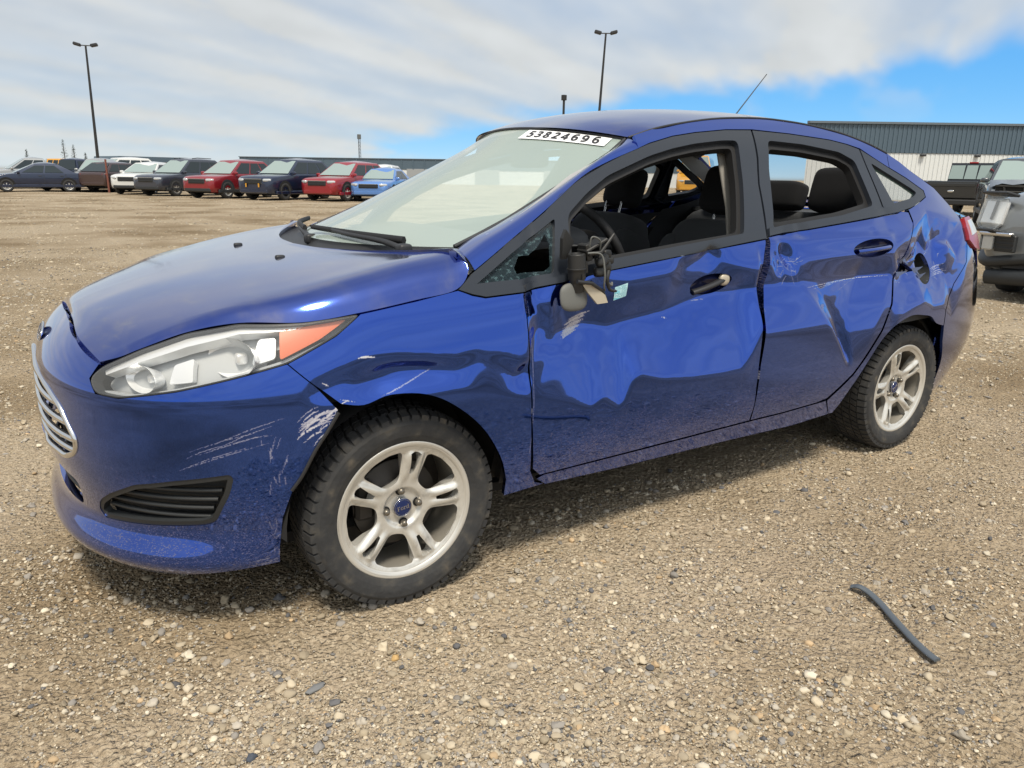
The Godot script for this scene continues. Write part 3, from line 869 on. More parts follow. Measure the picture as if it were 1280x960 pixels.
func build_lamps(lt: PackedVector2Array) -> void:
	for right in [false, true]:
		var hl := Node3D.new()
		hl.name = "headlight" if not right else "headlight_001"
		car.add_child(hl)
		var lampo := rounded(pts2(LAMP), .018)
		var z := -1.0 if right else 1.0
		sheet("seal", M.trim, lampo, [inset(lampo, 0.004)], 0.008, 0.0, 0.03, right, hl)
		sheet("housing", M.lamp_grey, lampo, [], 0.02, -0.055, 0.0, right, hl)
		sheet("bezel", M.lamp_grey, pts2([-.80, .678, -.716, .675, -.569, .700, -.44, .730, -.319, .760, -.205, .812, -.23, .806, -.33, .767, -.44, .738, -.569, .707, -.70, .682, -.78, .684]), [], 0.012, -0.022, 0.02, right, hl)
		sheet("upper_bezel", M.lamp_silver, pts2([-.79, .735, -.686, .779, -.575, .818, -.44, .842, -.354, .842, -.277, .844, -.29, .838, -.354, .834, -.44, .830, -.57, .800, -.68, .762, -.78, .722]), [], 0.012, -0.012, 0.03, right, hl)
		sheet("turn_signal", M.amber, rounded(pts2([-.338, .838, -.28, .843, -.165, .855, -.237, .812, -.336, .768]), .008), [], 0.012, -0.012, 0.02, right, hl)
		# bowls
		var spots := [[-.455, .780, .047, -.022, 1.75], [-.682, .724, .033, -.022, 2.1]]
		for s in spots:
			var p := skin(s[0], s[1]); var n := skin_n(s[0], s[1])
			var ax := (n * .55 + Vector3(-.83, 0, .1)).normalized()
			var side := Vector3.UP.cross(ax).normalized()
			var xf := Transform3D(Basis(side * s[4], ax.cross(side), ax), p + n * s[3])
			var b := MB.new()
			b.lathe(PackedVector2Array([Vector2(-.055, .006), Vector2(-.052, s[2] * .35), Vector2(-.038, s[2] * .68), Vector2(-.012, s[2] * .92), Vector2(.000, s[2] * 1.02)]), 32, xf)
			var bulb := MB.new()
			bulb.blob(xf * Vector3(0, 0, -.03), Vector3.ONE * s[2] * .3)
			if right:
				for k in [b, bulb]:
					for i in k.v.size():
						k.v[i].z = -k.v[i].z; k.n[i].z = -k.n[i].z
					for i in range(0, k.ix.size(), 3):
						var t0: int = k.ix[i + 1]; k.ix[i + 1] = k.ix[i + 2]; k.ix[i + 2] = t0
			var bowl := obj("reflector", b, M.reflector, hl)
			obj("bulb", bulb, M.lamp_silver, bowl)
		sheet("fin", M.lamp_silver, rounded(pts2([-.605, .715, -.60, .765, -.552, .782, -.545, .722]), .006), [], 0.012, -0.03, 0.02, right, hl)
		sheet("side_reflector", M.reflector, rounded(pts2([-.405, .76, -.395, .826, -.350, .828, -.347, .775]), .01), [], 0.012, -0.03, 0.03, right, hl)
		sheet("lens", M.lens, lampo, [], 0.012, 0.001, 0.0, right, hl, 0.003)
		var tl := sheet("tail_light", M.red_lens, lt, [], 0.012, 0.012, 0.02, right, car)
		sheet("reversing_lens", M.white_lens, pts2([2.935, .962, 2.95, 1.025, 3.05, 1.028, 3.06, .972]), [], 0.012, 0.015, 0.012, right, tl)

func we_pt(s: float, t: float, off := 0.0) -> Vector3:
	var m := [Vector3(.045, .985, 0), Vector3(.16, 1.038, 0), Vector3(.28, 1.092, 0), Vector3(.52, 1.205, 0), Vector3(.74, 1.315, 0), Vector3(.842, 1.376, 0)]
	var e := [Vector3(.262, .997, .60), Vector3(.355, 1.031, .59), Vector3(.465, 1.073, .575), Vector3(.696, 1.179, .545), Vector3(.912, 1.28, .515), Vector3(.992, 1.330, .50)]
	var f := clampf(t, 0, 1) * 5.0
	var i := mini(int(f), 4)
	var a: Vector3 = (m[i] as Vector3).lerp(m[i + 1], f - i); var b: Vector3 = (e[i] as Vector3).lerp(e[i + 1], f - i)
	return Vector3(lerpf(a.x, b.x, s * s), lerpf(a.y, b.y, s * s), b.z * s) + Vector3(-.55, .8, 0) * off

func build_glasshouse() -> void:
	var WE := v3([.262, .997, .60, .355, 1.031, .59, .465, 1.073, .575, .696, 1.179, .545, .912, 1.28, .515, .992, 1.330, .50])
	var WM := v3([.045, .985, 0, .16, 1.038, 0, .28, 1.092, 0, .52, 1.205, 0, .74, 1.315, 0, .842, 1.376, 0])
	var b := MB.new()
	b.grid(span(WM, WE, 2.0, 30, 4))
	var ws := obj("windshield", b, M.windshield, car)
	# black rubber and printed border along the edge of the glass
	b = MB.new()
	for s in [-1.0, 1.0]:
		var line := PackedVector3Array()
		for i in 21: line.append(we_pt(s, i / 20.0, .002))
		b.tube(line, .007, 6)
	var topl := PackedVector3Array(); 
	for i in 31: topl.append(we_pt(lerpf(-1, 1, i / 30.0), 1.0, .002))
	b.tube(topl, .006, 6)
	obj("windshield_seal", b, M.trim, ws)
	# paper label
	b = MB.new()
	var rows := []
	for j in 5:
		var row := PackedVector3Array()
		for i in 9: row.append(we_pt(lerpf(.26, .93, i / 8.0), lerpf(.875, .98, j / 4.0), .003))
		rows.append(row)
	b.grid(rows)
	var lab := obj("paper_label", b, M.paper, ws, "white paper label with black number")
	var p0 := we_pt(.30, .915, .0055); var px := (we_pt(.90, .915, .0055) - p0); var py := (we_pt(.30, .96, .0055) - p0).normalized()
	px = px.normalized()
	var dig := "53824696"
	for i in dig.length():
		var s := lerpf(.34, .85, i / 7.0)
		var t := MeshInstance3D.new()
		var tm := TextMesh.new()
		var f := SystemFont.new(); f.font_names = PackedStringArray(["Droid Sans"]); f.font_weight = 700
		tm.font = f; tm.text = dig[i]; tm.font_size = 64; tm.pixel_size = .00086; tm.depth = .0008
		tm.material = M.ink
		t.mesh = tm; t.name = "digit" if i == 0 else "digit_%03d" % i
		var xa := (we_pt(s + .03, .925) - we_pt(s - .03, .925)).normalized()
		var ya := (we_pt(s, .97) - we_pt(s, .90)).normalized()
		var za := xa.cross(ya).normalized()
		t.transform = Transform3D(Basis(xa, za.cross(xa), za), we_pt(s, .928) + za * .0045)
		lab.add_child(t)
	# A-pillars
	for z in [1.0, -1.0]:
		var T := [[.230, .950], [.30, .987], [.376, 1.028], [.526, 1.107], [.70, 1.203], [.82, 1.25], [.985, 1.301]]
		var ctrl := []
		for i in 7:
			var a := skin(T[i][0], T[i][1])
			var f := [0.0, .14, .30, .48, .68, .84, 1.0][i] as float
			var e := we_pt(1.0, f, .004)
			if i == 0: e = Vector3(.245, .990, .63)
			if z < 0.0: a = e.lerp(a, .40)
			var mid := a.lerp(e, .5) + (Vector3(-.25, .55, .6) if z > 0.0 else Vector3(0, .0, .5)) * a.distance_to(e) * .16
			var r := PackedVector3Array()
			for p in [a, a.lerp(mid, .55) + Vector3(-.2, .3, .6) * a.distance_to(e) * .05, mid, mid.lerp(e, .6) + Vector3(-.2, .6, .2) * .004, e]: r.append(Vector3(p.x, p.y, p.z * z))
			ctrl.append(r)
		b = MB.new()
		b.grid(loft(ctrl, 14, 5))
		obj("pillar", b, M.paint, car)
	# roof
	var RE := on_skin([.985, 1.342, 1.102, 1.371, 1.261, 1.399, 1.454, 1.423, 1.671, 1.434, 1.845, 1.429, 1.996, 1.416, 2.148, 1.394, 2.303, 1.357, 2.411, 1.322])
	RE[0] = Vector3(.992, 1.337, .515)
	var RM := v3([.846, 1.380, 0, .99, 1.422, 0, 1.19, 1.458, 0, 1.43, 1.476, 0, 1.66, 1.479, 0, 1.85, 1.473, 0, 2.0, 1.463, 0, 2.15, 1.447, 0, 2.28, 1.428, 0, 2.36, 1.41, 0])
	b = MB.new()
	b.grid(span(RM, RE, 2.6, 36, 4))
	var roof := obj("roof", b, M.paint_dust_sheen, car)
	b = MB.new()
	for z in [1.0, -1.0]:
		var line := PackedVector3Array()
		for p in spline(RE, 4): line.append(Vector3(p.x, p.y - .001, p.z * z))
		b.tube(line, .0045, 6)
	obj("roof_seam", b, M.trim, roof)
	b = MB.new()
	var lin_ := span(RM, RE, 2.6, 20, 2)
	for r in lin_:
		for i in r.size(): r[i] = Vector3(r[i].x, r[i].y - .035, r[i].z * .93)
	b.grid(lin_)
	obj("headliner", b, M.headliner, car)
	b = MB.new()
	b.tube(v3([2.06, 1.462, 0, 2.10, 1.49, 0, 2.30, 1.69, 0]), .004, 6, .002)
	b.blob(Vector3(2.06, 1.462, 0), Vector3(.035, .014, .022))
	obj("antenna", b, M.trim, car)
	# rear window and boot lid
	var BE := on_skin([2.411, 1.322, 2.583, 1.244, 2.758, 1.177, 2.84, 1.11, 2.89, 1.062])
	var BM := v3([2.36, 1.41, 0, 2.52, 1.335, 0, 2.68, 1.255, 0, 2.83, 1.175, 0, 2.93, 1.115, 0])
	b = MB.new()
	b.grid(span(BM, BE, 3.0, 24, 4, -.86, .86))
	obj("rear_window", b, M.glass_tint, car)
	b = MB.new()
	b.grid(span(BM, BE, 3.0, 6, 4, .86, 1.0)); b.grid(span(BM, BE, 3.0, 6, 4, -1.0, -.86))
	obj("rear_pillar_edge", b, M.paint, car)
	var rows2 := []
	var r0 := PackedVector3Array(); var r2 := PackedVector3Array(); var r1 := PackedVector3Array(); var r3 := PackedVector3Array()
	var eb := BE[4]
	for i in 21:
		var s := i / 20.0
		var a := Vector3(lerpf(2.93, eb.x, pow(s, 3)), lerpf(1.115, eb.y, pow(s, 3)), eb.z * s)
		var c := skin(lerpf(3.809, 2.93, s), 1.046)
		r0.append(a); r1.append(a.lerp(c, .35) + Vector3(0, .006 * (1 - s), 0)); r2.append(a.lerp(c, .72) + Vector3(0, .014 * (1 - s * .6), 0)); r3.append(c)
	for r in [r0, r1, r2, r3]:
		var w := PackedVector3Array()
		for i in range(20, 0, -1): w.append(Vector3(r[i].x, r[i].y, -r[i].z))
		w.append_array(r)
		rows2.append(w)
	var cols := []
	for i in 41:
		var line := PackedVector3Array()
		for r in rows2: line.append(r[i])
		cols.append(spline(line, 6))
	b = MB.new(); b.grid(cols)
	obj("trunk_lid", b, M.paint, car)
	# door frames, window openings and their glass
	for right in [false, true]:
		var ff := sheet("front_window_frame", M.frame, pts2(FRAME_F), [rounded(pts2(OPEN_F), .025), rounded(pts2(SAIL), .012)], 0.02, -0.002, 0.02, right)
		sheet("run_channel", M.rubber, pts2(OPEN_F), [rounded(inset(pts2(OPEN_F), 0.018), .02)], 0.02, -0.022, 0.03, right, ff)
		var fr := sheet("rear_window_frame", M.frame, pts2(FRAME_R), [rounded(pts2(OPEN_R), .02)], 0.02, -0.002, 0.02, right)
		sheet("run_channel", M.rubber, pts2(OPEN_R), [rounded(inset(pts2(OPEN_R), 0.020), .02)], 0.02, -0.022, 0.03, right, fr)
		var fq := sheet("quarter_window_frame", M.frame, pts2(FRAME_Q), [rounded(pts2(OPEN_Q), .015)], 0.015, -0.001, 0.02, right)
		sheet("quarter_window", M.glass_tint, pts2(OPEN_Q), [], 0.03, -0.012, 0.0, right, fq)
		sheet("belt_molding", M.frame, pts2([.378, .885, .508, .902, .665, .924, 1.003, .956, 1.44, .998, 1.445, 1.028, 1.016, .987, .676, .954, .514, .921, .385, .903]), [], 0.016, 0.006, 0.02, right)
		sheet("belt_molding", M.frame, pts2([1.458, 1.004, 1.887, 1.040, 2.293, 1.076, 2.306, 1.103, 1.903, 1.068, 1.466, 1.031]), [], 0.016, 0.009, 0.02, right)
		sheet("sail_trim", M.frame, pts2([.165, .902, .23, .914, .36, .918, .376, .884, .243, .879, .204, .888]), [], 0.012, 0.005, 0.012, right)
		# reveal of the B-pillar behind the frames
		sheet("center_pillar", M.frame, pts2([1.36, .96, 1.47, 1.16, 1.55, 1.38, 1.66, 1.38, 1.58, 1.16, 1.50, .97]), [], 0.03, -0.045, 0.02, right)
		if right:
			sheet("front_window", M.glass_tint, pts2(OPEN_F), [], 0.06, -0.024, 0.0, true)
			sheet("rear_window_glass", M.glass_tint, pts2(OPEN_R), [], 0.06, -0.024, 0.0, true)
			sheet("sail_window", M.glass_tint, pts2(SAIL), [], 0.06, -0.02, 0.0, true)
	# broken corner window: shattered glass left round the edges
	var left_glass := pts2([.215, .908, .364, .99, .549, 1.083, .491, .930, .34, .916])
	var gone := pts2([.372, .938, .368, .955, .392, .985, .432, .985, .470, 1.012, .505, 1.045, .512, 1.015, .494, .955, .470, .940, .43, .938])
	sheet("shattered_window", M.frosted, left_glass, [gone], 0.02, -0.016, 0.004, false, null)

func build_underside() -> void:
	for right in [false, true]:
		sheet("dark_gap_backing", M.dark, pts2([.33, .25, 1.93, .25, 2.02, .45, 2.2, .66, 2.3, .97, 1.3, .93, .5, .86, .3, .84, .34, .6]), [], 0.05, -0.105, 0.0, right)  # dark sheets added behind the panels so their gaps read dark
		sheet("dark_gap_backing", M.dark, pts2([-.42, .6, -.15, .66, -.1, .83, -.36, .8]), [], 0.05, -0.05, 0.0, right)
		sheet("door_jamb", M.jamb, pts2([.33, .27, .44, .27, .44, .88, .33, .86]), [], 0.04, -0.05, 0.0, right)
		sheet("door_jamb", M.jamb, pts2([1.34, .30, 1.48, .30, 1.52, .98, 1.38, .97]), [], 0.04, -0.085, 0.0, right)
	var b := MB.new()
	b.box(Vector3(1.15, .225, 0), Vector3(3.1, .03, 1.30))
	b.box(Vector3(2.9, .25, 0), Vector3(.8, .03, 1.0))
	b.box(Vector3(-.12, .50, 0), Vector3(.85, .50, .80))  # dark filler block added to stop light showing through the grille
	b.box(Vector3(2.8, .45, 0), Vector3(1.0, .45, .9))
	obj("floor_and_filler", b, M.dark, car)
	for x in [0.0, XR]:
		for z in [1.0, -1.0]:
			b = MB.new()
			var rr := .352 if x == 0.0 else .338
			b.lathe(PackedVector2Array([Vector2(.79 * z if x == 0.0 else .735 * z, rr - .012), Vector2(.74 * z, rr), Vector2(.50 * z, rr), Vector2(.50 * z, rr), Vector2(.48 * z, .0)]), 28, Transform3D(Basis.IDENTITY, Vector3(x, .29, 0)), -.02, PI + .02)
			obj("wheel_arch_liner", b, M.liner, car)

func build_cabin() -> void:
	var b: MB
	for z in [.36, -.36]:
		b = MB.new()
		var lean := Basis(Vector3.BACK, deg_to_rad(-17))
		b.blob(Vector3(1.60, .74, z), Vector3(.095, .30, .245), .35, .5, lean, 28, 18)
		b.blob(Vector3(1.585, .72, z + .20), Vector3(.12, .25, .055), .5, .7, lean, 16, 12)
		b.blob(Vector3(1.585, .72, z - .20), Vector3(.12, .25, .055), .5, .7, lean, 16, 12)
		b.blob(Vector3(1.30, .46, z), Vector3(.28, .10, .25), .5, .4, Basis(Vector3.BACK, .12), 24, 12)
		var s := obj("front_seat", b, M.cloth, car)
		b = MB.new()
		b.blob(Vector3(1.70 + (.06 if z < 0.0 else 0.0), 1.157, z), Vector3(.055, .098, .112 if z < 0.0 else .125), .38, .5, lean, 26, 16)
		var h := obj("headrest", b, M.cloth_dark, s)
		b = MB.new()
		for k in [-.055, .055]: b.tube(v3([1.665, .98, z + k, 1.695, 1.09, z + k]), .006, 8)
		obj("post", b, M.chrome, h)
	b = MB.new()
	b.blob(Vector3(2.46, .76, 0), Vector3(.10, .29, .64), .35, .25, Basis(Vector3.BACK, deg_to_rad(-20)), 28, 14)
	b.blob(Vector3(2.15, .48, 0), Vector3(.28, .10, .64), .4, .3, Basis.IDENTITY, 24, 10)
	var rs := obj("rear_seat", b, M.cloth, car)
	for q in [[.33, 1.155, .105], [0.0, 1.125, .07], [-.33, 1.155, .105]]:
		b = MB.new()
		b.blob(Vector3(2.50, q[1], q[0]), Vector3(.055, q[2], .14), .35, .5, Basis(Vector3.BACK, deg_to_rad(-14)), 24, 14)
		obj("headrest", b, M.cloth_dark, rs)
	b = MB.new()
	b.box(Vector3(2.74, 1.035, 0), Vector3(.42, .02, 1.26))
	obj("parcel_shelf", b, M.cloth, car)
	# dashboard
	b = MB.new()
	var prof := spline(v3([.08, .95, 0, .30, .968, 0, .55, .992, 0, .72, .985, 0, .785, .94, 0, .775, .80, 0, .70, .55, 0]), 5)
	var rows := []
	for i in 21:
		var z := lerpf(-.68, .68, i / 20.0)
		var row := PackedVector3Array()
		for p in prof: row.append(Vector3(p.x + .10 * pow(absf(z) / .68, 2.0) * (1.0 if p.x < .4 else .2), p.y, z))
		rows.append(row)
	b.grid(rows)
	b.blob(Vector3(.74, .985, .36), Vector3(.12, .06, .20), .7, .7)
	obj("dashboard", b, M.dash, car)
	# steering wheel
	b = MB.new()
	var ax := Vector3(.88, .475, 0); var up := Vector3(-.475, .88, 0)
	var line := PackedVector3Array()
	for i in 41:
		var a := TAU * i / 40
		line.append(Vector3(.955, .945, .36) + (up * sin(a) + Vector3(0, 0, 1) * cos(a)) * .185)
	b.tube(line, .0165, 10)
	b.blob(Vector3(.945, .94, .36), Vector3(.05, .075, .085), .6, .6, Basis(Vector3.BACK, .5))
	for a in [0.1, PI - .1, -PI / 2]: b.tube(PackedVector3Array([Vector3(.945, .94, .36), Vector3(.955, .945, .36) + (up * sin(a) + Vector3(0, 0, 1) * cos(a)) * .18]), .014, 8)
	obj("steering_wheel", b, M.rubber, car)
	b = MB.new()
	b.blob(Vector3(.93, 1.268, 0), Vector3(.025, .034, .115), .4, .4)
	b.tube(v3([.90, 1.335, 0, .925, 1.28, 0]), .01, 6)
	obj("rear_view_mirror", b, M.trim, car)
	for right in [true, false]:
		sheet("door_trim", M.cloth, pts2([.5, .4, 1.42, .4, 1.46, .985, .55, .90]), [], 0.06, -0.085, 0.0, right)
		sheet("door_trim", M.cloth, pts2([1.46, .4, 1.95, .4, 2.15, .7, 2.28, 1.06, 1.48, 1.0]), [], 0.06, -0.09, 0.0, right)
		sheet("pillar_trim", M.headliner, pts2([.235, .955, .376, 1.03, .60, 1.155, .811, 1.248, 1.039, 1.32, 1.283, 1.366, 1.595, 1.388, 2.036, 1.366, 2.221, 1.336, 2.384, 1.262, 2.62, 1.17, 2.85, 1.10, 2.60, 1.24, 2.41, 1.325, 2.148, 1.396, 1.845, 1.431, 1.454, 1.425, 1.261, 1.401, 1.0, 1.348, .7, 1.235, .4, 1.085, .22, .99]), [], 0.05, -0.05, 0.0, right)
		sheet("quarter_trim", M.cloth, pts2([2.30, .6, 2.95, .6, 2.95, 1.08, 2.62, 1.15, 2.44, 1.09, 2.31, 1.06]), [], 0.06, -0.06, 0.0, right)
	# seat belt hanging by the B-pillar
	b = MB.new()
	b.tube(v3([1.47, 1.32, .50, 1.44, 1.10, .60, 1.42, .85, .66]), .022, 6, -1.0, false, .08)
	obj("seat_belt", b, M.belt, car)

var tyre_mesh: Dictionary
func build_wheels() -> void:
	# built round the local z axis, outer face towards +z
	var spots := [[0.0, .702, 1.0, .006], [XR, .692, 1.0, 0.0], [0.0, -.702, -1.0, .006], [XR, -.692, -1.0, 0.0]]
	var first: Node3D = null
	for s in spots:
		var w: Node3D
		if first == null:
			w = make_wheel()
			w.name = "wheel"
			first = w
		else:
			w = first.duplicate()
			w.name = "wheel_%03d" % spots.find(s)
		car.add_child(w)
		w.position = Vector3(s[0], .287, s[1])
		w.rotation.y = s[3] + (0.0 if s[2] > 0.0 else PI)
		if s[0] > 1.0: w.rotate_object_local(Vector3.BACK, 0.5)

func make_wheel() -> Node3D:
	var w := Node3D.new()
	var b := MB.new()
	b.lathe(PackedVector2Array([Vector2(.066, .196), Vector2(.076, .199), Vector2(.083, .205), Vector2(.0865, .2065), Vector2(.0885, .212), Vector2(.0935, .224), Vector2(.0945, .2255), Vector2(.0945, .2285), Vector2(.0968, .237), Vector2(.0972, .246), Vector2(.0962, .2555), Vector2(.0970, .2565), Vector2(.0962, .2595), Vector2(.0925, .267), Vector2(.085, .2745), Vector2(.075, .2795), Vector2(.05, .2825), Vector2(0, .2835), Vector2(-.05, .2825), Vector2(-.075, .2795), Vector2(-.092, .267), Vector2(-.097, .246), Vector2(-.088, .212), Vector2(-.076, .199)]), 96)
	var tyre := obj("tyre", b, M.tyre, w)
	b = MB.new()
	var rng := RandomNumberGenerator.new(); rng.seed = 3
	# tread blocks, the shoulder ones reaching round on to the side wall
	for r in [[.060, .0905, 58, 0.0, true], [.026, .054, 66, .4, false], [-.014, .020, 66, .1, false], [-.050, -.020, 66, .6, false], [-.0905, -.057, 58, .5, true]]:
		for k in r[2]:
			var a0: float = TAU * (k + r[3]) / r[2]; var a1: float = a0 + TAU / r[2] * .74
			var sk: float = .035 if absf(r[0]) < .06 else .012
			var p := []
			for rad in [0, 1]:
				for q in [[0, a0], [0, a1], [1, a1], [1, a0]]:
					var z: float = r[q[0]]
					var outer: bool = r[4] and ((q[0] == 1) == (z > 0.0))
					var R: float = .279 if rad == 0 else .2905
					if outer: R = .262 if rad == 0 else .2815
					if outer and rad == 0: z *= 1.03
					var a: float = q[1] + (sk if q[0] == 1 else 0.0)
					p.append(Vector3(cos(a) * R, sin(a) * R, z))
			b.hexa(p)
	obj("tread", b, M.tyre, tyre)
	# alloy rim
	b = MB.new()
	var holes := []
	var spokes := [77.0, 5.0, -67.0, -139.0, 149.0]
	for a in spokes:
		var slit := PackedVector2Array()
		for q in [[.104, -2.6], [.135, -4.2], [.166, -5.8], [.172, -2.0], [.172, 2.0], [.166, 5.8], [.135, 4.2], [.104, 2.6]]:
			slit.append(Vector2(q[0], 0).rotated(deg_to_rad(a + q[1])))
		holes.append(slit)
		var win := PackedVector2Array()
		for q in [[.084, -13], [.096, -17.5], [.128, -20.5], [.164, -22.5], [.1735, -19.5], [.1765, -8], [.1765, 8], [.1735, 19.5], [.164, 22.5], [.128, 20.5], [.096, 17.5], [.084, 13], [.079, 0]]:
			win.append(Vector2(q[0], 0).rotated(deg_to_rad(a + 36.0 + q[1])))
		holes.append(rounded(win, .009, 3))
	var face_fn := func(q: Vector2) -> Vector3:
		var r := q.length()
		var z := .060 + .016 * sm(.06, .175, r) - .012 * sm(.062, .05, r) + .004 * sm(.178, .187, r)
		var ang := rad_to_deg(q.angle())
		var best := 180.0
		for a in spokes: best = minf(best, absf(wrapf(ang - a, -180.0, 180.0)))
		var dist := best * r * .01745
		# each arm has a raised spine on either side of its slit
		z += .005 * sm(.07, .11, r) * sm(.178, .16, r) * (sm(.0, .012, dist) - sm(.016, .032, dist))
		z -= .007 * sm(.020, .036, dist) * sm(.07, .10, r) * sm(.176, .168, r)
		return Vector3(q.x, q.y, z)
	panel(b, ellipse(0, 0, .1875, .1875, 72), holes, 0.0055, face_fn, 0.030, Vector3(0, 0, -1), Rect2(-.2, -.2, .4, .4))
	var rim := obj("rim", b, M.alloy, w)
	b = MB.new()
	b.lathe(PackedVector2Array([Vector2(.079, .1865), Vector2(.083, .190), Vector2(.086, .1965), Vector2(.087, .203), Vector2(.085, .206), Vector2(.080, .207)]), 72)
	obj("rim_flange", b, M.alloy, rim)
	b = MB.new()
	b.lathe(PackedVector2Array([Vector2(.070, .1870), Vector2(.052, .182), Vector2(.02, .178), Vector2(-.08, .186)]), 60)
	obj("rim_barrel", b, M.alloy_dark, rim)
	b = MB.new()
	b.lathe(PackedVector2Array([Vector2(-.078, .186), Vector2(-.080, .10), Vector2(-.08, .0)]), 40)
	b.lathe(PackedVector2Array([Vector2(.044, .0), Vector2(.044, .066), Vector2(.040, .070), Vector2(.012, .072), Vector2(.010, .128), Vector2(-.006, .130), Vector2(-.008, .06)]), 48)
	b.box(Vector3(-.10, .03, .005), Vector3(.055, .12, .05), Basis.IDENTITY, .01)
	obj("brake_disc", b, M.brake, w)
	for k in 4:
		var a := deg_to_rad(94.0 + 90.0 * k)
		var c := Vector3(cos(a) * .0505, sin(a) * .0505, 0)
		b = MB.new()
		b.lathe(PackedVector2Array([Vector2(.0495, .0145), Vector2(.0505, .0135), Vector2(.0506, .0135), Vector2(.0508, .010)]), 18, Transform3D(Basis.IDENTITY, c))
		var pocket := obj("lug_pocket", b, M.dark, rim)
		b = MB.new()
		b.lathe(PackedVector2Array([Vector2(.049, .0098), Vector2(.060, .0098), Vector2(.0645, .0085), Vector2(.067, .0055), Vector2(.068, .0001)]), 12, Transform3D(Basis.IDENTITY, c))
		obj("lug_nut", b, M.nut, rim)
	badge(Vector3(0, 0, .0545), Basis(Vector3.BACK, .12), .0275, .0275, rim, "center_cap")
	return w

func build_damage(hole: PackedVector2Array) -> void:
	var b: MB
	# handles in cups with shade put into their paint
	for h in [[1.168, .853, .098, .034, .10], [2.083, .943, .135, .036, .05]]:
		b = MB.new()
		var c := skin(h[0], h[1])
		var rows := []
		for k in 7:
			var f := k / 6.0
			var row := PackedVector3Array()
			for q in ellipse(h[0], h[1], h[2] * (1.0 - f * f * .999), h[3] * (1.0 - f * f * .999), 24, h[4]):
				row.append(skin(q.x, q.y) - Vector3(0, 0, .004 + .042 * sqrt(f)))
			row.append(row[0])
			rows.append(row)
		b.grid(rows, true)
		var cup := obj("handle_cup", b, M.paint_shaded, car)
		b = MB.new()
		var n := skin_n(h[0], h[1])
		var base := Vector3(c.x, c.y, c.z)
		var line := PackedVector3Array()
		for i in 13:
			var f := lerpf(-1, 1, i / 12.0)
			line.append(base + Vector3(h[2] * .80 * f, h[2] * .80 * f * h[4] - .006 + .012 * (1.0 if h[0] < 2.0 else 0.0) * f, .010 * (1 - f * f) - .004))
		b.tube(line, h[3] * .42, 12, -1.0, true, .7)
		obj("door_handle", b, M.paint if h[0] > 2.0 else M.trim, cup)
		if h[0] < 2.0:
			b = MB.new()
			b.blob(base + Vector3(.068, .012, .002), Vector3(.024, .022, .012), .8, .8)
			obj("lock_barrel", b, M.bare, cup)
	# sticker
	sheet("sticker", M.sticker, pts2([.718, .832, .718, .874, .768, .885, .767, .843]), [], 0.01, 0.0015, 0.0, false, null, 0.0, Rect2(.715, .83, .055, .056)).set_meta("label", "small pale blue printed sticker on the front door")
	# filler pipe cup
	b = MB.new()
	var rows := []
	for k in 6:
		var row := PackedVector3Array()
		for q in hole:
			var p := skin(q.x, q.y)
			var s: float = [1.0, .97, .93, .85, .55, .01][k]
			var cc := skin(2.495, .837)
			row.append(Vector3(cc.x + (p.x - cc.x) * s, cc.y + (p.y - cc.y) * s, p.z - [.002, .02, .05, .07, .085, .09][k]))
		row.append(row[0])
		rows.append(row)
	b.grid(rows, true)
	var cup2 := obj("fuel_filler_cup", b, M.dark_plastic, car)
	b = MB.new()
	b.lathe(PackedVector2Array([Vector2(0, .026), Vector2(.03, .026), Vector2(.035, .022), Vector2(.035, .0)]), 20, Transform3D(Basis(Vector3.UP, .15), skin(2.495, .83) - Vector3(0, .01, .085)))
	b.box(skin(2.495, .83) - Vector3(0, .01, .05), Vector3(.035, .008, .012))
	obj("filler_cap", b, M.trim, cup2)
	# torn edges of sheet metal round the filler
	b = MB.new()
	var rng := RandomNumberGenerator.new(); rng.seed = 11
	for q in [[2.262, .826, .03, .010], [2.30, .872, .012, .022], [2.325, .888, .022, -.018], [2.375, .856, .012, .02], [2.40, .834, .03, .012], [2.35, .829, -.02, .012], [2.30, .824, -.015, .016], [2.43, .835, .012, -.02], [2.437, .805, .02, .014]]:
		var p := skin(q[0], q[1])
		var e := p + Vector3(q[2], q[3], rng.randf_range(.004, .016))
		var w := Vector3(q[3], -q[2], .01).normalized() * rng.randf_range(.008, .018)
		b.quad(p - w, p + w, e + w * .35, e - w * .25)
		b.tri(e + w * .35, e - w * .25, e + Vector3(q[2], q[3], .01) * .5)
	obj("torn_metal", b, M.scraped, car)
	# what is left of the door mirror
	var m := Node3D.new(); m.name = "mirror_stump"; car.add_child(m)
	m.set_meta("label", "broken mirror mount with bare bracket and loose wires")
	m.position = Vector3(-.030, .006, 0)
	var o := Vector3(.575, .95, .835)
	b = MB.new()
	var xf := Transform3D(Basis(Vector3(1, 0, 0), Vector3(0, 0, -1), Vector3(0, 1, 0)).rotated(Vector3.BACK, .06), o + Vector3(-.005, -.045, 0))
	b.lathe(PackedVector2Array([Vector2(-.035, .020), Vector2(.0, .022), Vector2(.003, .026), Vector2(.03, .0265), Vector2(.031, .029), Vector2(.036, .029), Vector2(.037, .0265), Vector2(.074, .0265), Vector2(.078, .024), Vector2(.076, .019), Vector2(.055, .018), Vector2(.055, .001)]), 28, xf)
	for k in 3: b.box(xf * Vector3(0, -.027, .03 * k + .005).rotated(Vector3.BACK, k * 1.1), Vector3(.008, .008, .03), xf.basis)
	obj("pivot_barrel", b, M.gunmetal, m)
	b = MB.new()
	b.blob(Vector3(.560, .856, .835), Vector3(.050, .042, .014), .7, 1.0, Basis(Vector3.RIGHT, -.15), 26, 14)
	obj("base_cap", b, M.grey_plastic, m)
	b = MB.new()
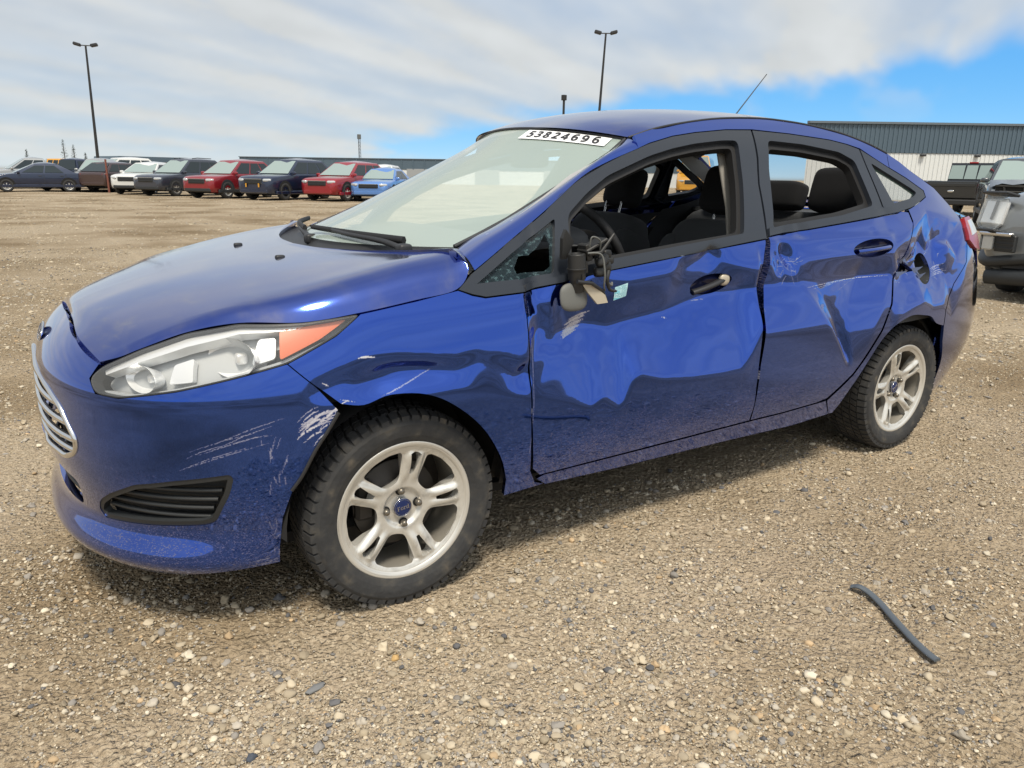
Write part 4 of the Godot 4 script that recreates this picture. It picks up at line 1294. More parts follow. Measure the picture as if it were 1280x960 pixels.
	b.prism(PackedVector2Array([Vector2(-.035, .022), Vector2(-.005, .020), Vector2(.050, -.022), Vector2(.060, -.045), Vector2(.025, -.048), Vector2(-.01, -.01)]), .012, Transform3D(Basis(Vector3.UP, -.2), Vector3(.605, .882, .848)))
	obj("broken_plate", b, M.bare, m)
	b = MB.new()
	b.tube(v3([.55, .905, .862, .60, .898, .868, .645, .872, .865, .665, .845, .858]), .007, 6, .004)
	obj("plate_edge", b, M.trim, m)
	b = MB.new()
	b.box(Vector3(.625, 1.005, .832), Vector3(.085, .010, .05), Basis(Vector3.BACK, .42), .003)
	b.box(Vector3(.60, .985, .83), Vector3(.02, .05, .045), Basis(Vector3.BACK, .2), .003)
	b.tube(v3([.59, .982, .86, .635, .985, .86, .69, 1.035, .85]), .007, 6, .005)
	b.prism(PackedVector2Array([Vector2(0, 0), Vector2(.018, .0), Vector2(.045, .05), Vector2(.012, .085), Vector2(.0, .06)]), .012, Transform3D(Basis(Vector3.UP, .1), Vector3(.530, .965, .80)))
	obj("bracket", b, M.gunmetal, m)
	b = MB.new()
	for q in [[.665, .96, .83, .022], [.68, .94, .83, .018], [.655, .925, .835, .02], [.69, .975, .82, .016], [.65, .955, .845, .017], [.70, .955, .825, .013]]:
		b.blob(Vector3(q[0], q[1], q[2]), Vector3(q[3], q[3] * .8, q[3] * .7), .6, .6, Basis(Vector3(1, 1, 0).normalized(), q[0] * 9.0), 10, 8)
	obj("motor", b, M.gunmetal, m)
	b = MB.new()
	b.tube(spline(v3([.585, .985, .862, .625, .98, .875, .635, .93, .882, .640, .89, .876, .655, .873, .862]), 6), .003, 6)
	b.tube(spline(v3([.66, .90, .86, .685, .885, .855, .70, .89, .84]), 6), .004, 6)
	b.tube(spline(v3([.60, 1.0, .85, .60, 1.03, .86, .63, 1.02, .86, .64, .99, .85]), 6), .0025, 6)
	obj("wire", b, M.grey_plastic, m)
	b = MB.new()
	b.tube(spline(v3([.668, .93, .86, .660, .905, .865, .675, .875, .86, .71, .865, .85]), 6), .008, 6, .004)
	obj("hose", b, M.trim, m)
	# bolts seen in the gap of the rear door, liner hanging at the front arch
	b = MB.new()
	for q in [[1.415, .90]]: b.blob(skin(q[0], q[1]) - Vector3(0, 0, .03), Vector3(.008, .008, .006))
	for y in [.80, .62]: b.box(skin(.372, y) - Vector3(0, 0, .03), Vector3(.02, .05, .02))
	obj("hinge_hardware", b, M.gunmetal, car)
	b = MB.new()
	b.tube(spline(on_skin([-.205, .628, -.235, .580, -.265, .535, -.30, .47, -.328, .43]), 5), .005, 6)
	obj("arch_lip", b, M.trim, car)

# ---------------------------------------------------------------- setting and the rest of the yard
const EYE := Vector3(-0.821, 1.203, 2.570)
func build_light() -> void:
	var cam := Camera3D.new()
	cam.name = "camera"
	cam.position = EYE
	cam.rotation_order = EULER_ORDER_YXZ
	cam.rotation = Vector3(-0.271125, -0.580824, 0.014958)
	cam.fov = 54.2995
	cam.near = 0.05; cam.far = 3000.0
	add_child(cam)
	cam.current = true
	var we := WorldEnvironment.new()
	we.name = "environment"
	var e := Environment.new()
	e.background_mode = Environment.BG_SKY
	var sky := Sky.new()
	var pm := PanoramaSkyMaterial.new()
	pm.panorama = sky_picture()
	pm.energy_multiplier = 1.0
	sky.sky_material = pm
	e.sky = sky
	e.ambient_light_source = Environment.AMBIENT_SOURCE_SKY
	e.tonemap_mode = Environment.TONE_MAPPER_LINEAR
	e.tonemap_exposure = 1.2
	e.sdfgi_enabled = true; e.ssao_enabled = true; e.ssil_enabled = true
	we.environment = e
	add_child(we)
	var sun := DirectionalLight3D.new()
	sun.name = "sun"
	sun.light_color = Color(1.0, 0.955, 0.88)
	sun.light_energy = SUN_E
	sun.light_angular_distance = 12.0
	sun.shadow_enabled = true
	add_child(sun)
	sun.look_at_from_position(SUN_DIR * 20.0, Vector3.ZERO)
const SUN_E := 0.98
const SUN_DIR := Vector3(-0.18, 0.88, 0.40)

func sky_picture() -> ImageTexture:
	var W := 1536; var H := 768
	var im := Image.create(W, H, false, Image.FORMAT_RGBF)
	var n1 := FastNoiseLite.new(); n1.seed = 21; n1.frequency = 0.35; n1.fractal_octaves = 5
	var n2 := FastNoiseLite.new(); n2.seed = 8; n2.frequency = 0.55; n2.fractal_octaves = 6; n2.fractal_gain = 0.55
	var n3 := FastNoiseLite.new(); n3.seed = 4; n3.frequency = 2.2; n3.fractal_octaves = 4
	var dir := Vector2(0.86, -0.50)           # the way the cirrus is combed
	var nrm := Vector2(0.50, 0.86)
	for j in H:
		var el := PI / 2 - (j + 0.5) / H * PI
		for i in W:
			# panorama column to direction: the left edge of the picture looks towards -z
			var az := (float(i) + 0.5) / W * TAU
			var d := Vector3(sin(az) * cos(el), sin(el), -cos(az) * cos(el))
			var y := maxf(d.y, 0.0)
			var blue := Color(0.07, 0.26, 0.66).lerp(Color(0.11, 0.42, 0.84), pow(1.0 - y, 3.0)).lerp(Color(0.30, 0.66, 0.92), pow(1.0 - y, 14.0))
			var p := Vector2(d.x, d.z) / (y + 0.10)
			var a := p.dot(dir); var b := p.dot(nrm)
			var wisp := n2.get_noise_2d(a * 0.45, b * 1.9)
			var big := n1.get_noise_2d(p.x * 0.8 + 40.0, p.y * 0.8)
			var edge := 4.3 + 0.146 * p.y - p.x
			if p.y > 0.0: edge = lerpf(edge, 2.2 - absf(p.x) * .25, sm(0.0, 2.0, p.y))
			var cov := sm(-0.05, 0.85, edge * 1.15 + big * 0.55 + wisp * 0.75)
			cov *= 0.90 + 0.25 * wisp
			cov += 0.30 * sm(0.10, 0.5, wisp + big * 0.5) * sm(-2.2, 0.0, edge)
			var tex := 0.5 + 0.5 * n3.get_noise_2d(a * 0.5, b * 1.2)
			cov = clampf(cov - 0.10 * (1.0 - tex), 0.0, 0.96)
			# glow of the thin cloud round the sun
			var s := SUN_DIR.normalized().dot(d)
			var glow := pow(maxf(s, 0.0), 5.0)
			var cloud := Color(0.575, 0.59, 0.585).lerp(Color(0.60, 0.59, 0.545), sm(.3, -.9, d.x)) * (0.88 + 0.20 * tex + 0.10 * wisp + 0.7 * glow)
			cloud *= 1.0 + 0.26 * sm(-0.1, 0.8, d.z)  # clouds behind the camera brightened to lift reflections in the paint
			var c := blue.lerp(cloud, cov)
			c = c.lerp(Color(0.62, 0.69, 0.71), pow(1.0 - y, 30.0) * 0.6)
			if d.y < 0.0: c = Color(0.30, 0.26, 0.20)
			im.set_pixel(i, j, c)
	return ImageTexture.create_from_image(im)

func make_materials() -> void:
	var k := mat("paint", lin(.017, .080, .44), 0.06, 1.0)
	k.clearcoat_enabled = true; k.clearcoat = 1.0; k.clearcoat_roughness = 0.035
	wear_maps(k)
	k = mat("paint_dust_sheen", lin(.016, .066, .38), 0.14, 1.0)
	k.clearcoat_enabled = true; k.clearcoat = 1.0; k.clearcoat_roughness = 0.09
	k.detail_enabled = true; k.detail_blend_mode = BaseMaterial3D.BLEND_MODE_MIX
	k.detail_albedo = noise_tex(31, 0.01, 512, [[0.0, Color(.62, .61, .60, .06)], [.45, Color(.62, .61, .60, .10)], [.7, Color(.64, .62, .60, .17)], [1.0, Color(.68, .65, .60, .36)]])  # dust, its grey also standing in for whitish sky sheen
	k.uv1_scale = Vector3(2, 2, 1); k.uv2_scale = Vector3(2, 2, 1)
	k = mat("paint_shaded", lin(.006, .012, .07), 0.4, 0.4)  # darker copy of the body paint, recess shade put into its colour
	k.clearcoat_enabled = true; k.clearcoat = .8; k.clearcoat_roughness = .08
	mat("trim", lin(.022, .023, .026), 0.48)
	k = mat("frame", lin(.022, .027, .037), 0.36)
	k.roughness_texture = noise_tex(5, .03, 256, [[0, Color(.75, .75, .75)], [1, Color(1, 1, 1)]])
	k.uv1_scale = Vector3(6, 6, 1)
	mat("rubber", lin(.010, .010, .011), 0.6)
	mat("dark_plastic", lin(.024, .027, .030), 0.5)
	mat("grey_plastic", lin(.13, .135, .13), 0.6)
	mat("liner", lin(.016, .016, .016), 0.9)
	mat("dark", lin(.010, .010, .011), 0.9)
	mat("jamb", lin(.02, .022, .03), 0.6)
	mat("chrome", lin(.72, .73, .74), 0.13, 1.0)
	mat("gunmetal", lin(.040, .040, .040), 0.45, 0.5)
	mat("bare", lin(.52, .47, .38), 0.5, 0.3)
	mat("scraped", lin(.16, .19, .30), 0.32, 0.85)
	mat("nut", lin(.22, .20, .17), 0.35, 0.8)
	mat("brake", lin(.05, .045, .04), 0.5, 0.5)
	k = mat("alloy", lin(.70, .69, .65), 0.32, 0.5)
	k.detail_enabled = true; k.detail_blend_mode = BaseMaterial3D.BLEND_MODE_MIX
	k.detail_albedo = noise_tex(77, 0.012, 512, [[0.0, Color(.36, .30, .22, .0)], [.5, Color(.36, .30, .22, .06)], [.75, Color(.34, .29, .22, .22)], [1.0, Color(.26, .22, .17, .6)]])
	mat("alloy_dark", lin(.34, .32, .28), 0.45, 0.5)
	k = mat("tyre", Color.WHITE, 0.82)
	k.albedo_texture = noise_tex(13, 0.012, 512, [[0.0, lin(.024, .025, .027)], [.5, lin(.034, .035, .037)], [.68, lin(.048, .047, .045)], [1.0, lin(.12, .102, .08)]])
	k.uv1_triplanar = true; k.uv1_scale = Vector3.ONE * 2.2
	k.heightmap_enabled = true; k.heightmap_texture = noise_tex(14, .08, 256, []); k.heightmap_scale = 0.12
	mat("badge_blue", lin(.015, .03, .12), 0.25, 0.2)
	mat("ink", lin(.02, .02, .025), 0.6)
	mat("paper", lin(.82, .84, .86), 0.6)
	k = mat("sticker", Color.WHITE, 0.4)
	k.albedo_texture = sticker_picture()
	k = mat("lens", Color(.92, .94, .95, .05), 0.04); k.transparency = BaseMaterial3D.TRANSPARENCY_ALPHA
	k = mat("windshield", Color(.80, .87, .84, .46), 0.05); k.transparency = BaseMaterial3D.TRANSPARENCY_ALPHA  # milky green-white stands in for reflected sky, and for dust
	k = mat("glass_tint", Color(.40, .50, .48, .16), 0.03); k.transparency = BaseMaterial3D.TRANSPARENCY_ALPHA
	k = mat("frosted", Color.WHITE, 0.3); k.transparency = BaseMaterial3D.TRANSPARENCY_ALPHA
	k.albedo_texture = noise_tex(61, .05, 512, [[0, Color(.16, .22, .25, .40)], [.60, Color(.20, .28, .31, .46)], [.70, Color(.45, .58, .60, .6)], [.76, Color(.22, .30, .33, .5)], [.90, Color(.30, .40, .42, .5)], [1, Color(.85, .95, .95, .9)]], 0.0, 3, FastNoiseLite.TYPE_CELLULAR)
	k.uv1_scale = Vector3(14, 5, 1)
	mat("lamp_grey", lin(.42, .44, .45), 0.4)
	mat("lamp_silver", lin(.80, .81, .81), 0.28, 0.45)
	mat("reflector", lin(.86, .88, .89), 0.22, 0.35)
	k = mat("amber", lin(.62, .12, .02), 0.25); k.clearcoat_enabled = true; k.clearcoat = 1.0
	k = mat("red_lens", lin(.36, .012, .02), 0.2); k.clearcoat_enabled = true; k.clearcoat = 1.0
	k = mat("white_lens", lin(.60, .60, .60), 0.15); k.clearcoat_enabled = true; k.clearcoat = 1.0
	k = mat("cloth", lin(.060, .066, .074), 0.95)
	k.rim_enabled = true; k.rim = .3
	k.heightmap_enabled = true; k.heightmap_texture = noise_tex(15, .15, 256, []); k.heightmap_scale = 0.1; k.uv1_triplanar = true; k.uv1_scale = Vector3.ONE * 6
	mat("cloth_dark", lin(.014, .015, .018), 0.95)
	mat("dash", lin(.05, .052, .055), 0.75)
	mat("headliner", lin(.40, .40, .38), 0.95)
	mat("belt", lin(.25, .24, .22), 0.8)

func sticker_picture() -> ImageTexture:
	var im := Image.create(96, 96, false, Image.FORMAT_RGBA8)
	im.fill(Color(.74, .90, .94))
	var rng := RandomNumberGenerator.new(); rng.seed = 9
	for r in 11:
		var y := 12 + r * 6
		var x := 8
		while x < 86:
			var w := rng.randi_range(3, 12)
			if rng.randf() < .75 and not (r > 4 and r < 7 and x < 50): im.fill_rect(Rect2i(x, y, mini(w, 88 - x), 3), Color(.35, .62, .70))
			x += w + 3
	im.fill_rect(Rect2i(8, 40, 36, 14), Color(.55, .85, .92))
	im.fill_rect(Rect2i(0, 80, 96, 8), Color(.45, .78, .86))
	return ImageTexture.create_from_image(im)

# scratches, scrapes and mud on the paint, laid out along the side of the car (u from -1.6 to 4.0, height .1 to 1.5)
func wear_maps(m: StandardMaterial3D) -> void:
	var W := 2048; var H := 1024
	var colr := PackedByteArray(); colr.resize(W * H * 4)
	var rng := RandomNumberGenerator.new(); rng.seed = 17
	var nz := FastNoiseLite.new(); nz.seed = 2; nz.frequency = .012; nz.fractal_octaves = 4
	var x0 := int((-1.36 + 1.6) / 5.6 * W); var x1 := int((3.6 + 1.6) / 5.6 * W)
	for j in range(0, H):
		var y := 0.1 + 1.4 * (1.0 - float(j) / H)
		for i in range(x0, x1):
			var k := (j * W + i) * 4
			var nn := nz.get_noise_2d(i, j * .8)
			var a := 0.0
			if y < .52:
				var dust := sm(.50, .27, y + nn * .10)
				a = dust * .08
				var u := -1.6 + 5.6 * i / W
				var spray := sm(.35, .45, u) * sm(2.0, 1.2, u) + .35
				if rng.randf() < dust * .34 * spray: a = .40 + .50 * rng.randf()
			elif rng.randf() < .0012: a = .25
			if a > 0.0:
				colr[k] = 122 + int(nn * 30); colr[k + 1] = 112 + int(nn * 30); colr[k + 2] = 98 + int(nn * 30); colr[k + 3] = int(a * 255)
	var stroke := func(u0: float, v0: float, u1: float, v1: float, w: float, al: float, bend: float, shade: int) -> void:
		var n := int(Vector2((u1 - u0) / 5.6 * W, (v1 - v0) / 1.4 * H).length()) + 2
		var jx := 0.0
		for s in n:
			var f := float(s) / n
			jx = jx * .8 + rng.randf_range(-.5, .5)
			if rng.randf() < .12: continue
			var px := (lerpf(u0, u1, f) + 1.6) / 5.6 * W
			var py := (1.0 - (lerpf(v0, v1, f) + bend * sin(f * PI) - .1) / 1.4) * H + jx * .5
			var ww := w * (0.35 + 0.65 * sin(f * PI)) * rng.randf_range(.6, 1.1)
			for dy in range(int(-ceil(ww)), int(ceil(ww)) + 1):
				var q := int(py) + dy
				var ii := int(px)
				if q < 0 or q >= H or ii < 0 or ii >= W: continue
				var k := (q * W + ii) * 4
				var al2 := al * clampf(ww + .5 - absf(dy), 0.0, 1.0)
				if al2 * 255 > colr[k + 3]:
					colr[k] = shade; colr[k + 1] = shade; colr[k + 2] = shade + 4; colr[k + 3] = int(al2 * 255)
	# front bumper
	for q in [[-.55, .548, -.40, .594], [-.53, .540, -.37, .588], [-.50, .55, -.36, .61], [-.57, .503, -.42, .557], [-.58, .498, -.37, .566], [-.50, .565, -.33, .628], [-.45, .57, -.36, .585], [-.56, .53, -.47, .565]]:
		stroke.call(q[0], q[1], q[2], q[3], .9, .55, .004, 205)
	for i in 26:
		var u := rng.randf_range(-.31, -.24); var v := .565 + rng.randf_range(0, .075)
		stroke.call(u, v - .02, u + rng.randf_range(.03, .075), v + rng.randf_range(.0, .022), rng.randf_range(1.0, 2.8), rng.randf_range(.6, .95), .006, 214)
	for i in 12:
		var u := rng.randf_range(-.40, -.33); var v := rng.randf_range(.40, .56)
		stroke.call(u, v, u + rng.randf_range(-.012, .02), v + rng.randf_range(.02, .05), .8, .5, .0, 196)
	for i in 14:
		var u := rng.randf_range(-.39, -.34); var v := rng.randf_range(.22, .33)
		stroke.call(u, v, u + rng.randf_range(-.01, .012), v + rng.randf_range(.01, .03), .7, .45, .0, 190)
	for i in 6: stroke.call(rng.randf_range(-.46, -.4), .2 + .004 * i, rng.randf_range(-.4, -.37), .2 + .005 * i, 1.0, .6, 0, 190)
	# wing
	stroke.call(-.15, .757, -.10, .755, 2.4, .9, .002, 215)
	for i in 5: stroke.call(-.09 + .02 * i, .652 + .006 * i, -.03 + .025 * i, .668 + .009 * i, .9, .55, .0, 200)
	stroke.call(-.20, .66, -.16, .648, 1.4, .7, .0, 200); stroke.call(-.24, .705, -.225, .695, 2.0, .85, 0, 215)
	# where the mirror was dragged along the door
	for i in 26:
		var f := i / 25.0
		stroke.call(.515 + .03 * f + rng.randf_range(-.01, .01), .732 + .055 * f, .575 + .05 * f + rng.randf_range(-.012, .01), .748 + .058 * f, rng.randf_range(1.2, 2.6), rng.randf_range(.55, .95), .003, 198)
	# doors and quarter
	stroke.call(1.66, .813, 2.21, .826, 1.2, .85, .004, 208); stroke.call(1.69, .803, 1.90, .822, .9, .7, .0, 200); stroke.call(1.74, .80, 1.84, .815, .8, .6, 0, 200); stroke.call(1.86, .78, 1.99, .822, .7, .5, 0, 190)
	for i in 30:
		var u := rng.randf_range(1.49, 1.60); var v := rng.randf_range(.86, .93)
		stroke.call(u, v, u + rng.randf_range(-.02, .03), v + rng.randf_range(-.035, .02), rng.randf_range(.8, 2.6), rng.randf_range(.25, .6), .003, rng.randi_range(120, 190))
	for i in 9: stroke.call(1.50 + .012 * i, .905 + rng.randf_range(-.012, .012), 1.53 + .012 * i, .915 + rng.randf_range(-.02, .02), 1.2, .45, 0, 170)
	for i in 22:
		var u := rng.randf_range(2.22, 2.66); var v := .84 + rng.randf_range(-.05, .06)
		stroke.call(u, v, u + rng.randf_range(-.05, .07), v + rng.randf_range(-.03, .03), rng.randf_range(.6, 1.5), rng.randf_range(.4, .8), .004, 200)
	for i in 6: stroke.call(2.56, .80 + .006 * i, 2.67 + rng.randf_range(-.03, .02), .812 + .008 * i, 1.1, .75, .002, 214)
	stroke.call(1.08, .80, 1.14, .802, 1.6, .5, .002, 200); stroke.call(.945, .757, .965, .752, 2.4, .6, 0, 205)
	stroke.call(.383, .40, .385, .86, .7, .6, 0, 185); stroke.call(1.40, .86, 1.415, .74, .8, .55, 0, 185)
	var im := Image.create_from_data(W, H, false, Image.FORMAT_RGBA8, colr)
	m.detail_enabled = true
	m.detail_blend_mode = BaseMaterial3D.BLEND_MODE_MIX
	m.detail_albedo = ImageTexture.create_from_image(im)
	# dirt and scratches are dull: no metal and no clear coat there
	var g := PackedByteArray(); g.resize(W * H)
	for i in W * H: g[i] = 255 - colr[i * 4 + 3]
	var gi := ImageTexture.create_from_image(Image.create_from_data(W, H, false, Image.FORMAT_L8, g))
	m.metallic_texture = gi
	m.clearcoat_texture = gi

func ground_height(x: float, z: float) -> float:
	return gn.get_noise_2d(x, z) * 0.010 + gn2.get_noise_2d(x, z) * 0.0065 + gn3.get_noise_2d(x, z) * 0.0062
var gn := FastNoiseLite.new()
var gn2 := FastNoiseLite.new()
var gn3 := FastNoiseLite.new()
func build_ground() -> void:
	gn.seed = 1; gn.frequency = 1.3; gn.fractal_octaves = 2
	gn2.seed = 2; gn2.frequency = 9.0; gn2.fractal_octaves = 2
	gn3.seed = 3; gn3.frequency = 34.0; gn3.fractal_octaves = 2
	var g := mat("ground", Color.WHITE, 0.95)
	g.metallic_specular = 0.25
	g.albedo_texture = noise_tex(41, .045, 1024, [[0.0, lin(.23, .185, .13)], [.35, lin(.37, .305, .22)], [.55, lin(.455, .38, .28)], [.75, lin(.515, .44, .33)], [1.0, lin(.62, .55, .43)]], 0.0, 6)
	g.uv1_triplanar = true; g.uv1_world_triplanar = true; g.uv1_scale = Vector3.ONE * 0.9
	g.heightmap_enabled = true; g.heightmap_texture = noise_tex(42, .06, 1024, [], 0.0, 6); g.heightmap_scale = 2.0
	g.detail_enabled = true; g.detail_blend_mode = BaseMaterial3D.BLEND_MODE_MUL; g.detail_uv_layer = BaseMaterial3D.DETAIL_UV_2
	g.uv2_triplanar = true; g.uv2_world_triplanar = true; g.uv2_scale = Vector3.ONE * 0.055
	g.detail_albedo = noise_tex(43, .012, 512, [[0.0, Color(.70, .66, .60)], [.4, Color(.88, .86, .83)], [.6, Color(.97, .96, .95)], [1.0, Color(1, 1, 1)]], 0.0, 5)
	var b := MB.new()
	# one sheet: fine squares by the car, widening outwards to the horizon
	var xs := axis(-4.2, 5.6, 0.022); var zs := axis(-4.4, 3.0, 0.022)
	var w := xs.size(); var h := zs.size()
	for j in h:
		for i in w:
			var x := xs[i]; var z := zs[j]
			var near := sm(-60, -2.6, -maxf(absf(x - .7), absf(z + .7))) 
			var far := maxf(maxf(-4.2 - x, x - 5.6), maxf(-4.4 - z, z - 3.0))
			var amp := sm(3.0, 0.0, far)
			var y := gn.get_noise_2d(x * .25, z * .25) * .03 * sm(0.5, 6.0, far)
			var nn := Vector3.UP
			if amp > 0.0:
				y += ground_height(x, z) * amp
				var e := 0.012
				nn = Vector3(ground_height(x - e, z) - ground_height(x + e, z), 2.0 * e / amp, ground_height(x, z - e) - ground_height(x, z + e)).normalized()
			b.vert(Vector3(x, y, z), nn, Vector2(x, z))
	for j in h - 1:
		for i in w - 1:
			var q := j * w + i
			b.ix.append_array(PackedInt32Array([q, q + w + 1, q + w, q, q + 1, q + w + 1]))
	for i in range(0, 1):
		var f0 := (b.v[b.ix[2]] - b.v[b.ix[0]]).cross(b.v[b.ix[1]] - b.v[b.ix[0]])
		if f0.y < 0.0:
			for k in range(0, b.ix.size(), 3):
				var t := b.ix[k + 1]; b.ix[k + 1] = b.ix[k + 2]; b.ix[k + 2] = t
	var o := obj("ground", b, g)
	tag(o, "dusty tan gravel yard stretching to the horizon", "ground", "", "structure")
func axis(lo: float, hi: float, step: float) -> PackedFloat32Array:
	var a := PackedFloat32Array()
	var tail := PackedFloat32Array()
	var s := step; var x := lo
	while x > -1500.0:
		s *= 1.09
		x -= s
		tail.append(x)
	tail.reverse()
	a.append_array(tail)
	x = lo
	while x < hi:
		a.append(x); x += step
	s = step
	while x < 1500.0:
		a.append(x)
		s *= 1.09
		x += s
	return a

func pebble_mesh(seed_: int, rough: float) -> MB:
	var b := MB.new()
	var n := FastNoiseLite.new(); n.seed = seed_; n.frequency = .7
	var rows := []
	var nu := 8; var nv := 6
	for j in nv + 1:
		var ph := -PI / 2 + PI * j / nv
		var row := PackedVector3Array()
		for i in nu + 1:
			var th := TAU * (i % nu) / nu
			var d := Vector3(cos(ph) * cos(th), sin(ph), cos(ph) * sin(th))
			row.append(d * (1.0 + rough * n.get_noise_3dv(d * 2.0 + Vector3.ONE * seed_)))
		rows.append(row)
	b.grid(rows, true)
	return b
func build_gravel() -> void:
	var rng := RandomNumberGenerator.new(); rng.seed = 101
	var pm := mat("pebble", Color.WHITE, 0.9)
	pm.vertex_color_use_as_albedo = true
	pm.metallic_specular = .3
	var cols := [Color(.42, .355, .26), Color(.50, .43, .32), Color(.34, .285, .205), Color(.40, .36, .30), Color(.27, .25, .225), Color(.58, .52, .41), Color(.12, .12, .125), Color(.46, .34, .21), Color(.21, .20, .19), Color(.58, .52, .42)]
	var wts := [.21, .19, .19, .13, .085, .065, .05, .035, .035, .01]
	var sets := [[], [], [], []]
	var fwd := Vector2(.549, -.836)
	for i in 300000:
		var d := 0.9 + 13.0 * pow(rng.randf(), 1.75)
		var a := deg_to_rad(rng.randf_range(-38, 38))
		var p := fwd.rotated(a) * d + Vector2(EYE.x, EYE.z)
		if p.x > -.3 and p.x < 3.2 and p.y < .45 and p.y > -.9: continue
		var patch := gn.get_noise_2d(p.x * 1.7 + 30.0, p.y * 1.7)
		if rng.randf() > .62 + .9 * patch: continue
		var r := .0017 * pow(rng.randf() + .002, -.36) * (1.0 + d * .05)
		r = minf(r, .0135)
		var y := ground_height(p.x, p.y)
		var sq := Vector3(r * rng.randf_range(.8, 1.35), r * rng.randf_range(.5, .85), r * rng.randf_range(.75, 1.15))
		var bs := Basis(Vector3.UP, rng.randf() * TAU) * Basis(Vector3.RIGHT, rng.randf_range(-.4, .4))
		var t := Transform3D(bs.scaled_local(sq), Vector3(p.x, y + sq.y * rng.randf_range(-.05, .55), p.y))
		var k := rng.randf(); var ci := 0
		while ci < wts.size() - 1 and k > wts[ci]:
			k -= wts[ci]; ci += 1
		var c: Color = cols[ci] * rng.randf_range(.78, 1.18)
		(sets[rng.randi() % 4] as Array).append([t, Color(c.r, c.g, c.b, 1)])
	# clods and larger stones that still show further off
	for i in 60000:
		var d := 6.0 + 34.0 * pow(rng.randf(), 1.5)
		var p := fwd.rotated(deg_to_rad(rng.randf_range(-38, 38))) * d + Vector2(EYE.x, EYE.z)
		if gn.get_noise_2d(p.x * .5, p.y * .5) + rng.randf_range(-.5, .5) < -.05: continue
		var r := .006 * pow(rng.randf() + .01, -.33) * (1.0 + d * .02)
		var far := maxf(maxf(-4.2 - p.x, p.x - 5.6), maxf(-4.4 - p.y, p.y - 3.0))
		var y := gn.get_noise_2d(p.x * .25, p.y * .25) * .03 * sm(0.5, 6.0, far)
		var t := Transform3D(Basis(Vector3.UP, rng.randf() * TAU).scaled_local(Vector3(r * 1.3, r * .6, r)), Vector3(p.x, y, p.y))
		var c: Color = cols[rng.randi() % 4] * rng.randf_range(.6, 1.05)
		(sets[rng.randi() % 4] as Array).append([t, Color(c.r, c.g, c.b, 1)])
	for s in 4:
		var mm := MultiMesh.new()
		mm.transform_format = MultiMesh.TRANSFORM_3D
		mm.use_colors = true
		mm.mesh = pebble_mesh(s + 1, .5 if s < 3 else .9).mesh(pm)
		mm.instance_count = (sets[s] as Array).size()
		for i in mm.instance_count:
			mm.set_instance_transform(i, sets[s][i][0])
			mm.set_instance_color(i, sets[s][i][1])
		var o := MultiMeshInstance3D.new()
		o.multimesh = mm
		o.name = numbered("gravel")
		add_child(o)
		tag(o, "loose tan and grey gravel strewn over the yard round the wrecked car", "gravel", "loose gravel", "stuff")
	# a few stones that stand out
	var stones := [["flat grey sliver of stone lying left of centre in the near gravel", -.36, 1.02, .026, .006, .012, Color(.17, .175, .18), .2], ["dark blue grey stone left of the flat grey sliver", -.55, 1.17, .012, .009, .010, Color(.06, .07, .09), .4],
		["yellowish pebble right of the flat grey sliver, under the front wheel", -.15, 1.02, .011, .008, .010, Color(.50, .33, .14), .9], ["round cream pebble at the lower left of the picture", -.62, .86, .013, .010, .012, Color(.52, .45, .34), 1.4]]
	for s in stones:
		var b := pebble_mesh(9 + int(s[7] * 10), .6)
		var o := obj("stone", b, pm)
		(o.mesh as ArrayMesh).surface_set_material(0, mat("stone_%d" % int(s[7] * 10), (s[6] as Color).linear_to_srgb(), .8))
		o.transform = Transform3D(Basis(Vector3.UP, s[7]).scaled_local(Vector3(s[3], s[4], s[5])), Vector3(s[1], ground_height(s[1], s[2]) + s[4] * .5, s[2]))
		tag(o, s[0], "stone")
	# the strip of trim lying on the ground
	var b := MB.new()
	var line := spline(v3([1.16, .012, 1.442, 1.168, .020, 1.463, 1.17, .016, 1.495, 1.152, .010, 1.545, 1.115, .009, 1.604, 1.06, .010, 1.693, 1.03, .011, 1.753, 1.022, .012, 1.779]), 7)
	var rows := []
	for i in line.size():
		var t := (line[mini(i + 1, line.size() - 1)] - line[maxi(i - 1, 0)]).normalized()
		var s := t.cross(Vector3.UP).normalized()
		var row := PackedVector3Array()
		var wd := .011 if i > 4 else .009
		for q in [[-1.0, -.003], [-1.0, .001], [-.75, .0045], [0.0, .006], [.75, .0045], [1.0, .001], [1.0, -.003], [-1.0, -.003]]:
			row.append(line[i] + s * q[0] * wd + Vector3(0, q[1] + .004, 0))
		rows.append(row)
	b.grid(rows)
	for e in [0, rows.size() - 1]: b.poly_fan(rows[e])
	var sm_ := mat("strip", lin(.085, .10, .115), 0.5)
	var o2 := obj("rubber_strip", b, sm_)
	tag(o2, "bent dark grey trim strip lying alone on the gravel at lower right", "trim strip")

